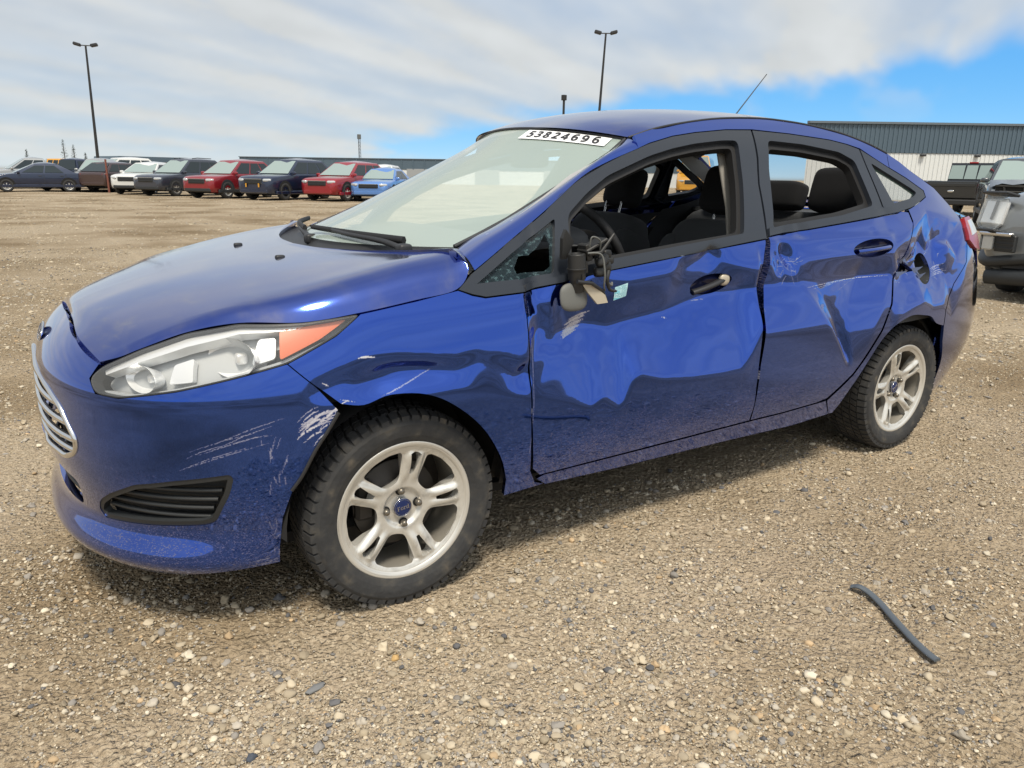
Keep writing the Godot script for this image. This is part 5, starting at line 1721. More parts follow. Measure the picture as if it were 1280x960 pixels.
# ---------------------------------------------------------------- other vehicles (front towards -x)
func car_wheel(R: float, w: float, rim_mat: Material) -> Node3D:
	var n := Node3D.new(); n.name = "wheel"
	var b := MB.new()
	b.lathe(PackedVector2Array([Vector2(w * .42, R * .62), Vector2(w * .5, R * .70), Vector2(w * .5, R * .86), Vector2(w * .40, R * .97), Vector2(0, R), Vector2(-w * .40, R * .97), Vector2(-w * .5, R * .8), Vector2(-w * .4, R * .6)]), 28)
	obj("tyre", b, M.tyre, n)
	b = MB.new()
	b.lathe(PackedVector2Array([Vector2(w * .44, R * .64), Vector2(w * .44, R * .58), Vector2(w * .10, R * .54), Vector2(w * .08, .0)]), 24)
	for k in 5:
		var a := TAU * k / 5 + .3
		b.box(Vector3(cos(a), sin(a), 0) * R * .32 + Vector3(0, 0, w * .34), Vector3(R * .56, R * .13, w * .14), Basis(Vector3.BACK, a), .004)
	b.lathe(PackedVector2Array([Vector2(w * .44, .0), Vector2(w * .44, R * .13), Vector2(w * .25, R * .14)]), 14)
	obj("rim", b, rim_mat, n)
	return n

func half_section(w: float, yb: float, ys: float, yt: float) -> PackedVector3Array:
	var o := PackedVector3Array()
	for q in [[.80, yb], [.94, yb + .05], [1.0, lerpf(yb, ys, .35)], [1.0, lerpf(yb, ys, .72)], [.985, ys - .02], [.95, ys + (yt - ys) * .3], [.80, lerpf(ys, yt, .82)], [.45, yt], [.0, yt + .01]]:
		o.append(Vector3(0, q[1], q[0] * w))
	return o

func vehicle(called: String, label: String, cat: String, group: String, P: Dictionary, px: float, dist: float, turn: float, side := 0.0) -> Node3D:
	var at := spot(px, dist)
	var t := thing(called, label, cat, at, turn, group)
	var L: float = P.L; var W: float = P.W * .5; var H: float = P.H
	var belt: float = P.get("belt", H * .60); var hood: float = P.get("hood", belt * .93)
	var cowl: float = P.get("cowl", L * .29)
	var paint: Material = P.paint
	var low: Material = P.get("low", paint)
	var wb: float = P.get("wb", L * .59); var fo: float = P.get("fo", L * .19)
	var R: float = P.get("R", .36)
	var pick: bool = P.get("pickup", false)
	var yb: float = P.get("clear", .24)
	var X := -L * .5
	var ns: float = P.get("nose", 0.0)
	var st := [[0.0, .70 + ns, yb + .16, hood * .60, hood * .69], [.015, .78 + ns * .8, yb + .10, hood * .68, hood * .79], [.07, .88 + ns * .45, yb + .04, hood * .78, hood * .885], [.20, .955 + ns * .15, yb + .02, hood * .87, hood * .965], [.55, .99, yb, hood * .92, hood], [cowl * .8, 1.0, yb, belt * .95, lerpf(hood, belt, .7)], [cowl, 1.0, yb, belt * .97, belt + .01]]
	var rx: float = L - .42
	st.append_array([[L * .5, 1.0, yb, belt * .985, belt + .02], [rx, 1.0, yb, belt * .99, P.get("deck", belt) + .02], [L - .12, .96, yb + .06, belt * .96, P.get("deck", belt) * .99], [L - .02, .90, yb + .12, belt * .90, P.get("deck", belt) * .95], [L, .82, yb + .2, belt * .82, P.get("deck", belt) * .86]])
	var rows := []
	for s in st:
		var hs := half_section(W * s[1], s[2], s[3], s[4])
		var row := PackedVector3Array()
		for q in hs: row.append(Vector3(X + s[0], q.y, q.z))
		for i in range(hs.size() - 2, -1, -1): row.append(Vector3(X + s[0], hs[i].y, -hs[i].z))
		rows.append(row)
	var b := MB.new()
	b.grid(rows)
	for e in [0, rows.size() - 1]: b.poly_fan(rows[e])
	obj("body", b, paint, t)
	# lower cladding
	b = MB.new()
	for z in [1.0, -1.0]:
		b.box(Vector3(0, yb + .08, z * (W - .03)), Vector3(L * .86, .14, .09), Basis.IDENTITY, .02)
	b.box(Vector3(X + .10, yb + .14, 0), Vector3(.22, .20, W * 1.55), Basis.IDENTITY, .05)
	b.box(Vector3(-X - .10, yb + .20, 0), Vector3(.22, .20, W * 1.6), Basis.IDENTITY, .05)
	obj("lower_trim", b, low, t)
	b = MB.new()
	b.box(Vector3(0, yb + .02, 0), Vector3(L * .8, .10, W * 1.7))
	obj("underbody", b, M.dark, t)
	# cabin
	var x0: float = X + P.get("ws0", cowl - .10); var x1: float = X + P.get("ws1", cowl + .92)
	var x2: float = X + P.get("rr1", L - .85); var x3: float = X + P.get("rr0", L - .10)
	var zb := W * .90; var zt := W * .655
	var by := belt - .02; var ty := H - .055
	var S := func(s: float, u: float, z: float, out: float) -> Vector3:
		var lo := Vector3(lerpf(x0, x3, s), by, (zb + out) * z); var hi := Vector3(lerpf(x1, x2, s), ty, (zt + out) * z)
		return lo.lerp(hi, u)
	b = MB.new()
	var secs := []
	for k in 9:
		var s := k / 8.0
		var row := PackedVector3Array()
		var crown := .075 * sin(PI * s)
		var tp: Vector3 = S.call(s, 1.0, 1.0, 0.0)
		for q in [S.call(s, 0.0, 1.0, 0.0), S.call(s, .5, 1.0, .012), S.call(s, .94, 1.0, .004), Vector3(tp.x, tp.y + .018, tp.z * .93), Vector3(tp.x, tp.y + .03 + crown * .6, tp.z * .6), Vector3(tp.x, tp.y + .035 + crown, 0)]: row.append(q)
		for i in range(4, -1, -1): row.append(row[i] * Vector3(1, 1, -1))
		secs.append(row)
	b.grid(secs)
	b.poly_fan(secs[0]); b.poly_fan(secs[8])
	obj("cabin", b, P.get("roof_paint", paint), t)
	var wins: Array = P.get("wins", [[.05, .36], [.39, .66], [.69, .93]])
	for z in [1.0, -1.0]:
		for w in wins:
			b = MB.new()
			var f := Vector3(0, 0, .02 * z)
			b.quad(S.call(w[0], .10, z, .016), S.call(w[1], .10, z, .016), S.call(w[1], .86, z, .016), S.call(w[0], .86, z, .016))
			obj("side_window", b, M.car_glass, t)
		b = MB.new()
		b.blob(S.call(.03, .12, z, .13), Vector3(.07, .07, .10), .6, .6, Basis.IDENTITY, 12, 8)
		obj("door_mirror", b, paint if not P.get("dark_mirror", false) else M.trim, t)
		for w in [wins[0][1] + .01, wins[1][1] + .005] if wins.size() > 1 else [wins[0][1]]:
			var q: Vector3 = S.call(w, 0.0, z, 0.0)
			b = MB.new()
			b.box(Vector3(q.x, lerpf(yb + .2, by, .5), (W + .002) * z), Vector3(.012, by - yb - .24, .012))
			obj("door_seam", b, M.trim, t)
			b = MB.new()
			b.box(Vector3(q.x - .18, belt * .86, (W + .012) * z), Vector3(.16, .03, .03), Basis.IDENTITY, .008)
			obj("door_handle", b, M.trim, t)
		if P.get("rails", false):
			b = MB.new()
			b.tube(PackedVector3Array([S.call(.10, 1.0, z, -.04) + Vector3(0, .06, 0), S.call(.3, 1.0, z, -.04) + Vector3(0, .10, 0), S.call(.85, 1.0, z, -.04) + Vector3(0, .08, 0)]), .02, 6)
			obj("roof_bar", b, M.trim, t)
	for e in [[0.0, -1.0, "windshield"], [1.0, 1.0, "rear_window"]]:
		b = MB.new()
		var off := Vector3(.02 * e[1], .015, 0)
		var p0: Vector3 = S.call(e[0], .07, 1.0, -.06); var p1: Vector3 = S.call(e[0], .93, 1.0, -.06)
		b.quad(p0 + off, p0 * Vector3(1, 1, -1) + off, p1 * Vector3(1, 1, -1) + off, p1 + off)
		obj(e[2], b, M.car_glass_sheen if e[0] == 0.0 else M.car_glass, t)
	# front
	var hy := hood * .80
	for z in [] if P.get("bare_front", false) else [1.0, -1.0]:
		b = MB.new()
		b.blob(Vector3(X + .13, hy, z * W * .70), Vector3(.12, .065, W * .20), .5, .5, Basis(Vector3.UP, z * .42), 14, 8)
		obj("headlight", b, M.far_lamp, t)
		b = MB.new()
		b.box(Vector3(X + .09, yb + .24, z * W * .68), Vector3(.10, .06, W * .22), Basis(Vector3.UP, z * .35), .02)
		obj("fog_light", b, P.get("fog", M.trim), t)
		b = MB.new()
		b.box(Vector3(-X - .10, P.get("tail_y", belt * .86), z * W * .80), Vector3(.14, P.get("tail_h", .16), W * .26), Basis(Vector3.UP, -z * .3), .03)
		obj("tail_light", b, M.far_red, t)
	b = MB.new()
	b.box(Vector3(X + .02, hood * .74, 0), Vector3(.10, hood * .20, W * .98), Basis.IDENTITY, .03)
	var gr := obj("grille", b, P.get("grille", M.dark_plastic), t)
	for k in 2:
		b = MB.new()
		b.box(Vector3(X - .033, hood * (.70 + .07 * k), 0), Vector3(.012, .012, W * .86))
		obj("grille_bar", b, M.gunmetal, gr)
	b = MB.new()
	b.box(Vector3(X - .03, hood * .845, 0), Vector3(.02, .016, W * .98))
	obj("grille_trim", b, M.chrome, gr)
	if P.get("tags", false):
		for z in [-.34, .34]:
			b = MB.new(); b.box(Vector3(X - .05, hood * .60, z), Vector3(.02, .16, .06)); obj("yellow_tag", b, M.yellow, t)
	# wheels
	var w0 := car_wheel(R, .24, P.get("rim", M.alloy))
	var k2 := 0
	for x in [X + fo, X + fo + wb]:
		for z in [1.0, -1.0]:
			var w := w0 if k2 == 0 else w0.duplicate()
			w.name = "wheel" if k2 == 0 else "wheel_%03d" % k2
			t.add_child(w)
			w.position = Vector3(x, R, z * (W - .105))
			w.rotation.y = 0.0 if z > 0 else PI
			k2 += 1
			b = MB.new()
			b.lathe(PackedVector2Array([Vector2(.0, R + .06), Vector2(.004, R + .055), Vector2(.004, R * .5)]), 26, Transform3D(Basis.IDENTITY if z > 0 else Basis(Vector3.UP, PI), Vector3(x, R + .02, z * (W + .001))), -.2, PI + .2)
			obj("well_shade_disc", b, low if low != paint else M.dark, t)  # dark disc stands in for the shaded well behind the wheel
	return t
# a place on the yard: column of the view (1280 wide) and metres away
func spot(px: float, dist: float) -> Vector3:
	var a := 0.580824 + atan((px - 640.0) / 936.0 * 0.965)
	return Vector3(EYE.x + sin(a) * dist, 0, EYE.z - cos(a) * dist)

func far_paint(called: String, c: Color, metal := .3) -> StandardMaterial3D:
	var m := mat(called, c.linear_to_srgb(), .35, metal)
	m.clearcoat_enabled = true; m.clearcoat = 1.0; m.clearcoat_roughness = .05
	return m

func build_vehicles() -> void:
	M.car_glass = mat("car_glass", lin(.02, .03, .035), .06)
	M.car_glass_sheen = mat("car_glass_sheen", lin(.26, .33, .32), .08)  # pale copy of the glass, reflected sky put into its colour
	mat("far_lamp", lin(.55, .58, .60), .15, .3)
	mat("far_red", lin(.35, .01, .015), .2)
	var navy := far_paint("navy", Color(.010, .020, .055))
	var red := far_paint("red", Color(.26, .010, .018))
	var red2 := far_paint("red_two", Color(.30, .012, .020))
	var white := far_paint("white", Color(.62, .63, .62), 0.0)
	var slate := far_paint("slate", Color(.035, .042, .062))
	var silver := far_paint("silver", Color(.36, .37, .37), .5)
	var sky := far_paint("light_blue", Color(.10, .24, .58))
	var maroon := far_paint("maroon", Color(.055, .03, .03))
	var yellow := far_paint("yellow", Color(.62, .30, .02), 0.0)
	var G := "vehicles parked in a row across the yard"
	var suv := {"L": 4.75, "W": 1.93, "H": 1.72, "belt": 1.08, "hood": 1.03, "R": .39, "clear": .26}
	var mk := func(o: Dictionary) -> Dictionary:
		var d := suv.duplicate()
		d.merge(o, true)
		return d
	vehicle("parked_car", "dark navy four-door sedan parked side-on at the left end of the far row", "car", G, {"L": 4.85, "W": 1.86, "H": 1.50, "belt": .98, "hood": .90, "deck": 1.0, "rr1": 3.35, "rr0": 4.25, "paint": navy, "R": .34, "wins": [[.10, .45], [.48, .80]]}, 42, 49.5, 0.06)
	vehicle("parked_truck", "light grey pickup whose roof shows above the navy sedan", "pickup truck", G, {"L": 5.6, "W": 1.98, "H": 1.86, "belt": 1.15, "hood": 1.12, "deck": 1.12, "rr1": 3.5, "rr0": 3.7, "paint": silver, "R": .40, "wins": [[.08, .48], [.52, .92]], "clear": .32}, 34, 57, 0.15)
	vehicle("parked_truck", "blue pickup with its red tail lamp towards the camera beside the navy sedan", "pickup truck", G, {"L": 5.4, "W": 1.95, "H": 1.80, "belt": 1.14, "hood": 1.1, "deck": 1.12, "rr1": 3.3, "rr0": 3.5, "paint": navy, "R": .39, "wins": [[.08, .48], [.52, .92]], "clear": .32}, 95, 52.5, 3.75)
	vehicle("parked_truck", "pale silver pickup facing the camera between two dark trucks", "pickup truck", G, {"L": 5.4, "W": 1.98, "H": 1.82, "belt": 1.14, "hood": 1.1, "deck": 1.12, "rr1": 3.4, "rr0": 3.6, "paint": silver, "R": .39, "wins": [[.08, .48], [.52, .92]], "clear": .32}, 122, 52, 1.25)
	vehicle("parked_car", "dark maroon wagon parked tail towards the camera behind a thin post", "car", G, mk.call({"paint": maroon, "H": 1.62}), 149, 50, 3.9)
	vehicle("parked_car", "white van with a row of side windows seen over the maroon wagon", "van", G, mk.call({"paint": white, "H": 2.0, "belt": 1.2, "L": 5.2}), 146, 58, 0.3)
	vehicle("parked_car", "small white crossover half hidden behind the dark slate SUV", "suv", G, mk.call({"paint": white, "H": 1.62, "low": M.dark_plastic}), 182, 46, 0.98)
	vehicle("parked_car", "dark slate SUV with a black roof rack and large pale grille surround", "suv", G, mk.call({"paint": slate, "H": 1.80, "rails": true, "low": M.dark_plastic, "grille": M.dark_plastic, "rim": M.alloy_dark, "L": 4.95}), 226, 43, 0.62)
	vehicle("parked_car", "bright red crossover parked between the slate SUV and the navy SUV", "suv", G, mk.call({"paint": red, "low": M.dark_plastic, "H": 1.74, "rim": M.alloy}), 287, 39.5, 0.62)
	vehicle("parked_car", "large navy SUV with black wheels and yellow tags on its grille", "suv", G, mk.call({"paint": navy, "L": 5.1, "H": 1.80, "tags": true, "belt": 1.12, "hood": 1.08, "rim": M.gunmetal, "R": .39}), 358, 37.6, 0.62)
	vehicle("parked_car", "red SUV half hidden by the windshield edge of the wrecked sedan", "suv", G, mk.call({"paint": red2, "L": 4.9, "H": 1.72, "rim": M.alloy}), 431, 37.0, 0.62)
	vehicle("parked_car", "light blue sedan just above the wrecked sedan's windshield edge", "car", G, {"L": 4.6, "W": 1.84, "H": 1.46, "belt": .96, "hood": .90, "deck": 1.0, "rr1": 3.2, "rr0": 4.1, "paint": sky, "R": .34, "wins": [[.10, .45], [.48, .80]]}, 476, 37, 0.85)
	vehicle("parked_car", "white crossover behind the light blue sedan under the long dark building", "suv", G, mk.call({"paint": white}), 474, 47, 0.9)
	var bus := vehicle("school_bus", "yellow bus far off at the left beyond the parked trucks", "bus", "", {"L": 6.4, "W": 2.4, "H": 2.75, "belt": 1.6, "hood": 1.3, "cowl": 1.2, "ws0": 1.0, "ws1": 1.5, "rr1": 6.1, "rr0": 6.3, "paint": yellow, "R": .48, "clear": .4, "wins": [[.03, .16], [.18, .31], [.33, .46], [.48, .61], [.63, .76], [.78, .93]]}, 73, 140, 0.1)
	vehicle("school_bus", "yellow bus seen through the cabin of the wrecked sedan", "bus", "", {"L": 9.0, "W": 2.4, "H": 2.75, "belt": 1.6, "hood": 1.3, "cowl": 1.2, "ws0": 1.0, "ws1": 1.5, "rr1": 8.7, "rr0": 8.9, "paint": yellow, "R": .48, "clear": .4, "wins": [[.03, .16], [.18, .31], [.33, .46], [.48, .61], [.63, .76], [.78, .93]]}, 868, 58, 0.7)
	# right-hand side
	var grey := far_paint("grey", Color(.20, .215, .225), .4)
	var dgrey := far_paint("dark_grey", Color(.06, .068, .078), .4)
	var black := far_paint("black", Color(.012, .015, .018))
	wreck_front(vehicle("wrecked_suv", "dark grey SUV with its bumper and grille torn off, facing the camera", "suv", "", mk.call({"paint": dgrey, "L": 5.1, "W": 2.02, "H": 1.90, "belt": 1.22, "hood": 1.24, "R": .42, "clear": .34, "low": M.dark_plastic, "grille": M.dark}), 1275, 26.3, 0.50))
	near_front(vehicle("damaged_crossover", "grey crossover at the right edge with a hanging front bumper and bright lamp frame", "suv", "", mk.call({"nose": .17, "bare_front": true, "paint": grey, "L": 4.8, "W": 1.92, "H": 1.75, "belt": 1.14, "hood": 1.14, "R": .37, "low": M.dark_plastic, "grille": M.dark}), 1356, 10.6, 0.12), true)
	pickup(spot(1212, 34.5))

func pickup(at: Vector3) -> void:
	var t := thing("black_pickup", "black pickup truck seen from behind in front of the pale building", "pickup truck", at, deg_to_rad(193))
	var b := MB.new()
	# bed: two sides, floor, front and tail gate
	for z in [1.0, -1.0]: b.box(Vector3(1.75, .95, z * .93), Vector3(2.1, .62, .12), Basis.IDENTITY, .04)
	b.box(Vector3(1.75, .72, 0), Vector3(2.1, .1, 1.8))
	obj("cargo_bed", b, M.black, t)
	b = MB.new()
	b.box(Vector3(2.83, .95, 0), Vector3(.08, .60, 1.62), Basis.IDENTITY, .03)
	b.box(Vector3(2.885, 1.12, 0), Vector3(.03, .12, 1.5), Basis.IDENTITY, .012)
	var gate := obj("tailgate", b, M.black, t)
	b = MB.new()
	b.blob(Vector3(2.88, .90, 0), Vector3(.02, .045, .11), 1, 1, Basis.IDENTITY, 16, 8)
	obj("oval_badge", b, M.chrome, gate)
	b = MB.new()
	b.box(Vector3(2.90, .52, 0), Vector3(.18, .20, 1.9), Basis.IDENTITY, .04)
	obj("rear_bumper", b, M.trim, t)
	for z in [1.0, -1.0]:
		b = MB.new(); b.box(Vector3(2.80, 1.0, z * .90), Vector3(.14, .36, .16), Basis.IDENTITY, .03)
		obj("tail_light", b, M.far_red, t)
	b = MB.new()
	var prof := PackedVector2Array([Vector2(-2.9, .45), Vector2(-2.9, 1.05), Vector2(-2.7, 1.18), Vector2(-1.3, 1.27), Vector2(-.55, 1.86), Vector2(-.2, 1.93), Vector2(.35, 1.92), Vector2(.62, 1.26), Vector2(.70, .45)])
	b.prism(prof, 1.5, Transform3D(Basis.IDENTITY, Vector3(0, 0, -.75)))
	for z in [1.0, -1.0]: b.box(Vector3(-1.1, .85, z * .88), Vector3(3.55, .72, .30), Basis.IDENTITY, .08)
	obj("cab", b, M.black, t)
	b = MB.new()
	var d := Vector3(.03, .012, 0)
	for z in [-.48, .0, .48]:
		var w := .20 if z == 0.0 else .25
		b.quad(Vector3(.60, 1.32, z - w) + d, Vector3(.60, 1.32, z + w) + d, Vector3(.40, 1.82, z + w * .92) + d, Vector3(.40, 1.82, z - w * .92) + d)
	obj("rear_window", b, M.car_glass_sheen, t)
	b = MB.new(); b.box(Vector3(.36, 1.93, 0), Vector3(.06, .05, .30), Basis.IDENTITY, .01)
	obj("brake_lamp", b, M.far_red, t)
	for z in [1.0, -1.0]:
		b = MB.new()
		b.quad(Vector3(-1.15, 1.30, z * .757), Vector3(.35, 1.30, z * .757), Vector3(.15, 1.80, z * .757), Vector3(-.60, 1.80, z * .757))
		obj("side_window", b, M.car_glass, t)
	var k := 0
	for x in [-1.95, 1.75]:
		for z in [1.0, -1.0]:
			var w := car_wheel(.40, .26, M.alloy_dark)
			w.name = "wheel" if k == 0 else "wheel_%03d" % k
			t.add_child(w); w.position = Vector3(x, .40, z * .87); w.rotation.y = 0.0 if z > 0 else PI
			k += 1

func wreck_front(t: Node3D) -> void:
	var X := -2.55
	var b := MB.new()
	b.box(Vector3(X - .02, .92, 0), Vector3(.10, .46, 1.66), Basis.IDENTITY, .02)
	obj("engine_bay", b, M.dark, t)
	b = MB.new()
	for q in [[1.12, .05, 1.7], [.98, .04, 1.5], [.80, .05, 1.55], [.72, .03, 1.4]]: b.box(Vector3(X - .09, q[0], 0), Vector3(.05, q[1], q[2]), Basis(Vector3.RIGHT, .02), .01)
	for z in [-.62, -.2, .3, .66]: b.box(Vector3(X - .08, .95, z), Vector3(.05, .36, .05), Basis(Vector3.RIGHT, z * .25), .01)
	obj("radiator_support", b, M.gunmetal, t)
	b = MB.new()
	b.box(Vector3(X - .08, .86, .15), Vector3(.04, .12, 1.0), Basis.IDENTITY, .01)
	obj("cooler", b, M.grey_plastic, t)
	b = MB.new()
	b.box(Vector3(X - .12, .52, 0), Vector3(.22, .30, 1.86), Basis.IDENTITY, .06)
	for z in [-.6, .6]: b.blob(Vector3(X - .24, .52, z), Vector3(.03, .09, .14), .6, .8)
	obj("bumper_remains", b, M.dark_plastic, t)
	b = MB.new()
	b.blob(Vector3(X + .05, .80, .84), Vector3(.14, .22, .08), .6, .6, Basis(Vector3.RIGHT, .25))
	obj("hanging_headlight", b, M.far_lamp, t)
	b = MB.new()
	b.tube(v3([X - .1, 1.1, .55, X - .14, .9, .70, X - .1, .78, .85]), .025, 6)
	obj("bent_bracket", b, M.bare, t)
	b = MB.new()
	var rows := []
	for j in 5:
		var row := PackedVector3Array()
		for i in 9:
			var z := lerpf(-.95, .95, i / 8.0)
			row.append(Vector3(X - .12 + j * .16, 1.20 + j * .025 + .035 * sin(i * 2.1) * (1.0 - j / 4.0) - .10 * pow(absf(z) / .95, 4.0) * (1 - j * .2), z))
		rows.append(row)
	b.grid(rows)
	obj("buckled_hood_edge", b, M.dark_grey, t)

func near_front(t: Node3D, _x: bool) -> void:
	var fr := Vector3(-cos(t.rotation.y), 0, sin(t.rotation.y)); var rt := Vector3(-fr.z, 0, fr.x)
	t.position = spot(1247, 9.6) - fr * 2.3 - rt * .88
	var X := -2.4
	for z in [1.0, -1.0]:
		# tall clear lamp wrapped round the corner
		var bs := Basis(Vector3.UP, z * .62) * Basis(Vector3.BACK, -.22)
		var c := Vector3(X + .06, .90, z * .87)
		var b := MB.new()
		b.box(c, Vector3(.10, .30, .30), bs, .04)
		obj("lamp_housing", b, M.lamp_silver, t)
		b = MB.new()
		b.box(c - bs.x * .035, Vector3(.10, .34, .34), bs, .05)
		obj("upper_lamp", b, M.lamp_clear, t)
		b = MB.new()
		b.box(c - bs.x * .06 + bs.y * .02 - bs.z * .05 * z, Vector3(.02, .20, .03), bs, .006)
		obj("lamp_divider", b, M.trim, t)
		b = MB.new()
		b.box(c - bs.x * .02 + bs.y * .195, Vector3(.16, .03, .38), bs, .01)
		b.box(c - bs.x * .02 - bs.y * .19, Vector3(.14, .025, .36), bs, .01)
		obj("lamp_gasket", b, M.trim, t)
		# bright frame of the lower lamp
		var b2 := Basis(Vector3.UP, z * .34)
		var c2 := Vector3(X - .06, .60, z * .76)
		for q in [[0, .095, .36, .035], [-.17, 0, .035, .19]]:
			b = MB.new()
			b.box(c2 + b2 * Vector3(-.05, q[1], q[0] * -z), Vector3(.06, q[3], q[2]), b2, .01)
			obj("lamp_frame", b, M.chrome, t)
		b = MB.new()
		b.box(c2 + b2 * Vector3(-.03, 0, .09 * z), Vector3(.05, .15, .12), b2, .015)
		obj("lower_lamp", b, M.far_lamp, t)
		b = MB.new()
		b.box(c2 + b2 * Vector3(.012, 0, -.08 * z), Vector3(.05, .17, .22), b2, .01)
		obj("lamp_recess", b, M.dark_plastic, t)
		for k in 3:
			b = MB.new()
			b.box(c2 + b2 * Vector3(-.02, -.05 + .045 * k, -.08 * z), Vector3(.02, .012, .20), b2)
			obj("recess_rib", b, M.gunmetal, t)
	var b := MB.new()
	b.tube(spline(v3([X + .34, .46, .99, X + .06, .43, .86, X - .05, .47, .50, X - .10, .50, .05, X - .06, .46, -.45, X + .06, .40, -.86, X + .34, .46, -.99]), 8), .060, 10, -1.0, true, 1.0)
	obj("hanging_bumper", b, M.dark_plastic, t)
	b = MB.new()
	b.tube(spline(v3([X + .30, .27, .97, X + .04, .25, .83, X - .07, .29, .42, X - .10, .30, 0, X - .08, .27, -.40, X + .05, .24, -.85]), 8), .055, 10, -1.0, true, 1.5)
	obj("lower_lip", b, M.dark_plastic, t)
	b = MB.new()
	b.tube(spline(v3([X + .22, .36, .97, X + .02, .34, .80, X - .02, .34, .55]), 6), .045, 8, .03)
	obj("torn_cladding", b, M.grey_plastic, t)
	for k in 4:
		b = MB.new(); b.tube(v3([X - .02, .52 + .085 * k, .60, X - .07, .54 + .085 * k, .2, X - .07, .55 + .085 * k, -.3]), .022, 6)
		obj("broken_grille_bar", b, M.trim, t)
	b = MB.new()
	b.box(Vector3(X + .02, .68, .15), Vector3(.10, .46, 1.0), Basis.IDENTITY, .04)
	obj("grille_opening", b, M.dark, t)

# ---------------------------------------------------------------- buildings, lamp posts, trees
func build_yard() -> void:
	var wall_m := mat("pale_steel", lin(.66, .69, .70), .5)
	var band_m := mat("slate_steel", lin(.075, .115, .155), .45)
	var roofm := mat("roof_steel", lin(.12, .15, .18), .5)
	# camera axes on the ground
	var f := Vector3(.549, 0, -.836); var r := Vector3(.836, 0, .549)
	var bd := 52.0
	var corner := EYE * Vector3(1, 0, 1) + f * bd + r * (bd * (1006.0 - 640.0) / 936.0 * .95)
	var t := thing("warehouse", "long pale corrugated warehouse with a dark blue upper band, behind the right-hand cars", "building", corner, 0.0)
	t.basis = Basis(r, Vector3.UP, -f)
	var Hh := 4.80; var hb := 3.02
	var b := MB.new()
	var plan := PackedVector2Array([Vector2(0, 0), Vector2(48, 0), Vector2(48, 24), Vector2(9.6, 24)])
	var lay := Basis(Vector3.RIGHT, Vector3(0, 0, -1), Vector3.UP)
	b.prism(plan, hb, Transform3D(lay, Vector3.ZERO))
	obj("wall", b, wall_m, t)
	b = MB.new()
	b.prism(inset(plan, -.05), Hh - hb, Transform3D(lay, Vector3(0, hb + .01, 0)))
	obj("upper_band", b, band_m, t)
	b = MB.new()
	b.prism(inset(plan, -.20), .14, Transform3D(lay, Vector3(0, Hh + .02, 0)))
	obj("roof_edge", b, roofm, t)
	b = MB.new()
	for i in 160:
		b.box(Vector3(.15 + i * .30, hb * .5, .02), Vector3(.09, hb - .02, .05))
	obj("wall_ribs", b, wall_m, t).set_meta("kind", "stuff")
	b = MB.new()
	for i in 160:
		b.box(Vector3(.15 + i * .30, (Hh + hb) * .5 + .01, .07), Vector3(.09, Hh - hb - .04, .05))
	obj("band_ribs", b, band_m, t).set_meta("kind", "stuff")
	for i in 6:
		b = MB.new()
		b.box(Vector3(4.0 + i * 3.6, hb - .12, .16), Vector3(.34, .14, .22), Basis.IDENTITY, .03)
		obj("wall_lamp", b, M.trim, t)
	for x in [16.0, 30.0]:
		b = MB.new()
		b.box(Vector3(x, 1.3, .06), Vector3(3.6, 2.6, .10))
		var door := obj("roller_door", b, mat("roller_%d" % int(x), lin(.42, .45, .47), .5), t)
		b = MB.new()
		for i in 8: b.box(Vector3(x, .2 + i * .3, .12), Vector3(3.5, .04, .03))
		obj("door_ribs", b, wall_m, door)
	# the long low building behind the far row
	var c2 := EYE * Vector3(1, 0, 1) + Vector3(25.5 - EYE.x, 0, -104.2 - EYE.z)
	var t2 := thing("long_shed", "long low slate grey building on the skyline behind the red cars", "building", c2, 0.0)
	var dir := Vector3(.80, 0, .60).normalized()
	t2.basis = Basis(dir, Vector3.UP, Vector3(-dir.z, 0, dir.x))
	b = MB.new(); b.box(Vector3(30, .9, -7), Vector3(60, 1.8, 14)); obj("wall", b, wall_m, t2)
	b = MB.new(); b.box(Vector3(30, 2.45, -7), Vector3(60.1, 1.32, 14.1)); obj("upper_band", b, band_m, t2)
	b = MB.new(); b.box(Vector3(30, 3.14, -7), Vector3(60.3, .08, 14.3)); obj("roof_edge", b, roofm, t2)
	b = MB.new()
	for i in 40: b.box(Vector3(.75 + i * 1.5, 2.45, .08), Vector3(.12, 1.28, .06))
	obj("band_ribs", b, band_m, t2).set_meta("kind", "stuff")
	for i in 5:
		b = MB.new(); b.box(Vector3(6 + i * 9.0, .95, .04), Vector3(3.2, 1.9, .1)); obj("door", b, mat("shed_door_%d" % i, lin(.3, .32, .34), .6), t2)
	var t3 := thing("low_shed", "small dark shed roof between the white crossover and the trucks", "building", spot(176, 88), .3)
	b = MB.new(); b.box(Vector3(0, 1.0, 0), Vector3(7, 2.0, 5)); obj("wall", b, wall_m, t3)
	b = MB.new(); b.prism(PackedVector2Array([Vector2(-3.7, 2.0), Vector2(3.7, 2.0), Vector2(3.5, 2.5), Vector2(-3.5, 2.5)]), 5.4, Transform3D(Basis.IDENTITY, Vector3(0, 0, -2.7))); obj("roof", b, band_m, t3)
	# lamp posts
	lamp_post(Vector3(5.40, 0, -67.15), Vector3(5.58, 10.31, -67.14), "tall floodlight pole at the left above the far row of cars", Vector3(.97, 0, .25))
	lamp_post(Vector3(36.9, 0, -44.0), Vector3(37.33, 11.34, -43.74), "tall twin-headed floodlight pole rising behind the sedan's roof", r)
	var p3 := spot(447, 122)
	var mast := thing("radio_mast", "thin lattice mast on the skyline above the long low shed", "mast", p3)
	b = MB.new()
	for q in [[.2, 0], [-.1, .17], [-.1, -.17]]: b.tube(PackedVector3Array([Vector3(q[0], 0, q[1]), Vector3(q[0] * .8, 6.7, q[1] * .8)]), .035, 5)
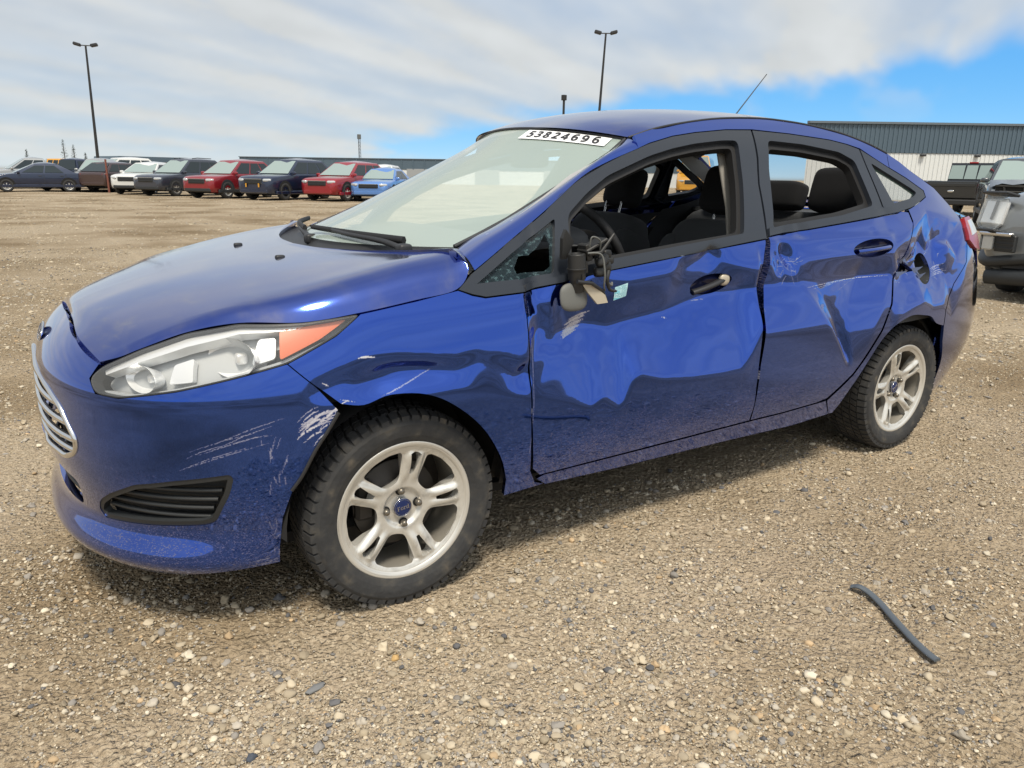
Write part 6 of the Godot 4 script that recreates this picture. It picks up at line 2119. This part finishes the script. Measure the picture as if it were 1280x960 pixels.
	for i in 12: b.tube(PackedVector3Array([Vector3(.2, .5 * i, 0), Vector3(-.1, .5 * i + .5, .17), Vector3(-.1, .5 * i, -.17)]), .02, 4)
	obj("lattice", b, M.gunmetal, mast)
	b = MB.new(); b.box(Vector3(0, 6.6, 0), Vector3(.5, .7, .4), Basis.IDENTITY, .05); obj("antenna_panel", b, M.grey_plastic, mast)
	var p4 := spot(698, 62)
	var post := thing("utility_pole", "short grey pole top showing over the front of the sedan's roof", "pole", p4)
	b = MB.new(); b.tube(PackedVector3Array([Vector3.ZERO, Vector3(0, 7.2, 0)]), .11, 8, .09); obj("shaft", b, M.gunmetal, post)
	b = MB.new(); b.box(Vector3(0, 7.1, 0), Vector3(.35, .4, .3), Basis.IDENTITY, .03); obj("cap", b, M.gunmetal, post)
	var p5 := spot(130, 47.5)
	var st := thing("marker_post", "thin reddish marker post between the silver pickup and the maroon wagon", "post", p5)
	b = MB.new(); b.tube(PackedVector3Array([Vector3.ZERO, Vector3(0, 1.75, 0)]), .05, 8); obj("shaft", b, mat("rust", lin(.20, .07, .05), .8), st)
	# conifers on the skyline
	var rng := RandomNumberGenerator.new(); rng.seed = 55
	var lab := ["tallest pointed conifer on the left skyline, second from the left of its cluster", "conifer on the left skyline just right of the tallest one", "small conifer standing apart at the far left of the skyline", "low bushy conifer nearest the left floodlight pole"]
	var px := [80.0, 92.0, 33.0, 106.0]; var hs := [6.4, 5.6, 4.6, 4.2]
	var leaf := mat("needles", lin(.035, .055, .035), .9); var bark := mat("bark", lin(.08, .06, .045), .9)
	for i in 4:
		var tr := thing("conifer", lab[i], "tree", spot(px[i], 165), 0.0, "conifers on the skyline")
		b = MB.new(); b.tube(PackedVector3Array([Vector3.ZERO, Vector3(0, hs[i] * .9, 0)]), .16, 6, .04); obj("trunk", b, bark, tr)
		b = MB.new()
		for k in 420:
			var h := rng.randf_range(.12, 1.0)
			var rad: float = (1.0 - h) * hs[i] * .20 + .08
			var a := rng.randf() * TAU
			var q := Vector3(cos(a) * rad * rng.randf_range(.3, 1.0), h * hs[i], sin(a) * rad * rng.randf_range(.3, 1.0))
			var e := Vector3(rng.randf_range(-1, 1), rng.randf_range(-.6, .3), rng.randf_range(-1, 1)) * .28
			b.tri(q, q + e, q + Vector3(-e.z, e.y * .5, e.x) * .6)
		obj("crown", b, leaf, tr)

func lamp_post(foot: Vector3, top: Vector3, label: String, along: Vector3) -> void:
	var t := thing("floodlight_pole", label, "lamp post", foot, 0.0, "floodlight poles")
	var h := top - foot
	var b := MB.new()
	b.tube(PackedVector3Array([Vector3.ZERO, h * .5, h]), .13, 10, .07)
	b.box(Vector3(0, .15, 0), Vector3(.5, .3, .5), Basis.IDENTITY, .03)
	obj("shaft", b, M.gunmetal, t)
	b = MB.new()
	b.tube(PackedVector3Array([h - along * .55, h + along * .55]), .04, 6)
	obj("cross_arm", b, M.gunmetal, t)
	for s in [-1.0, 1.0]:
		b = MB.new()
		b.box(h + along * .58 * s + Vector3(0, .06, 0), Vector3(.52, .22, .42), Basis(along, Vector3.UP, along.cross(Vector3.UP)) * Basis(Vector3.BACK, .25 * s), .05)
		obj("lamp_head", b, M.trim, t)
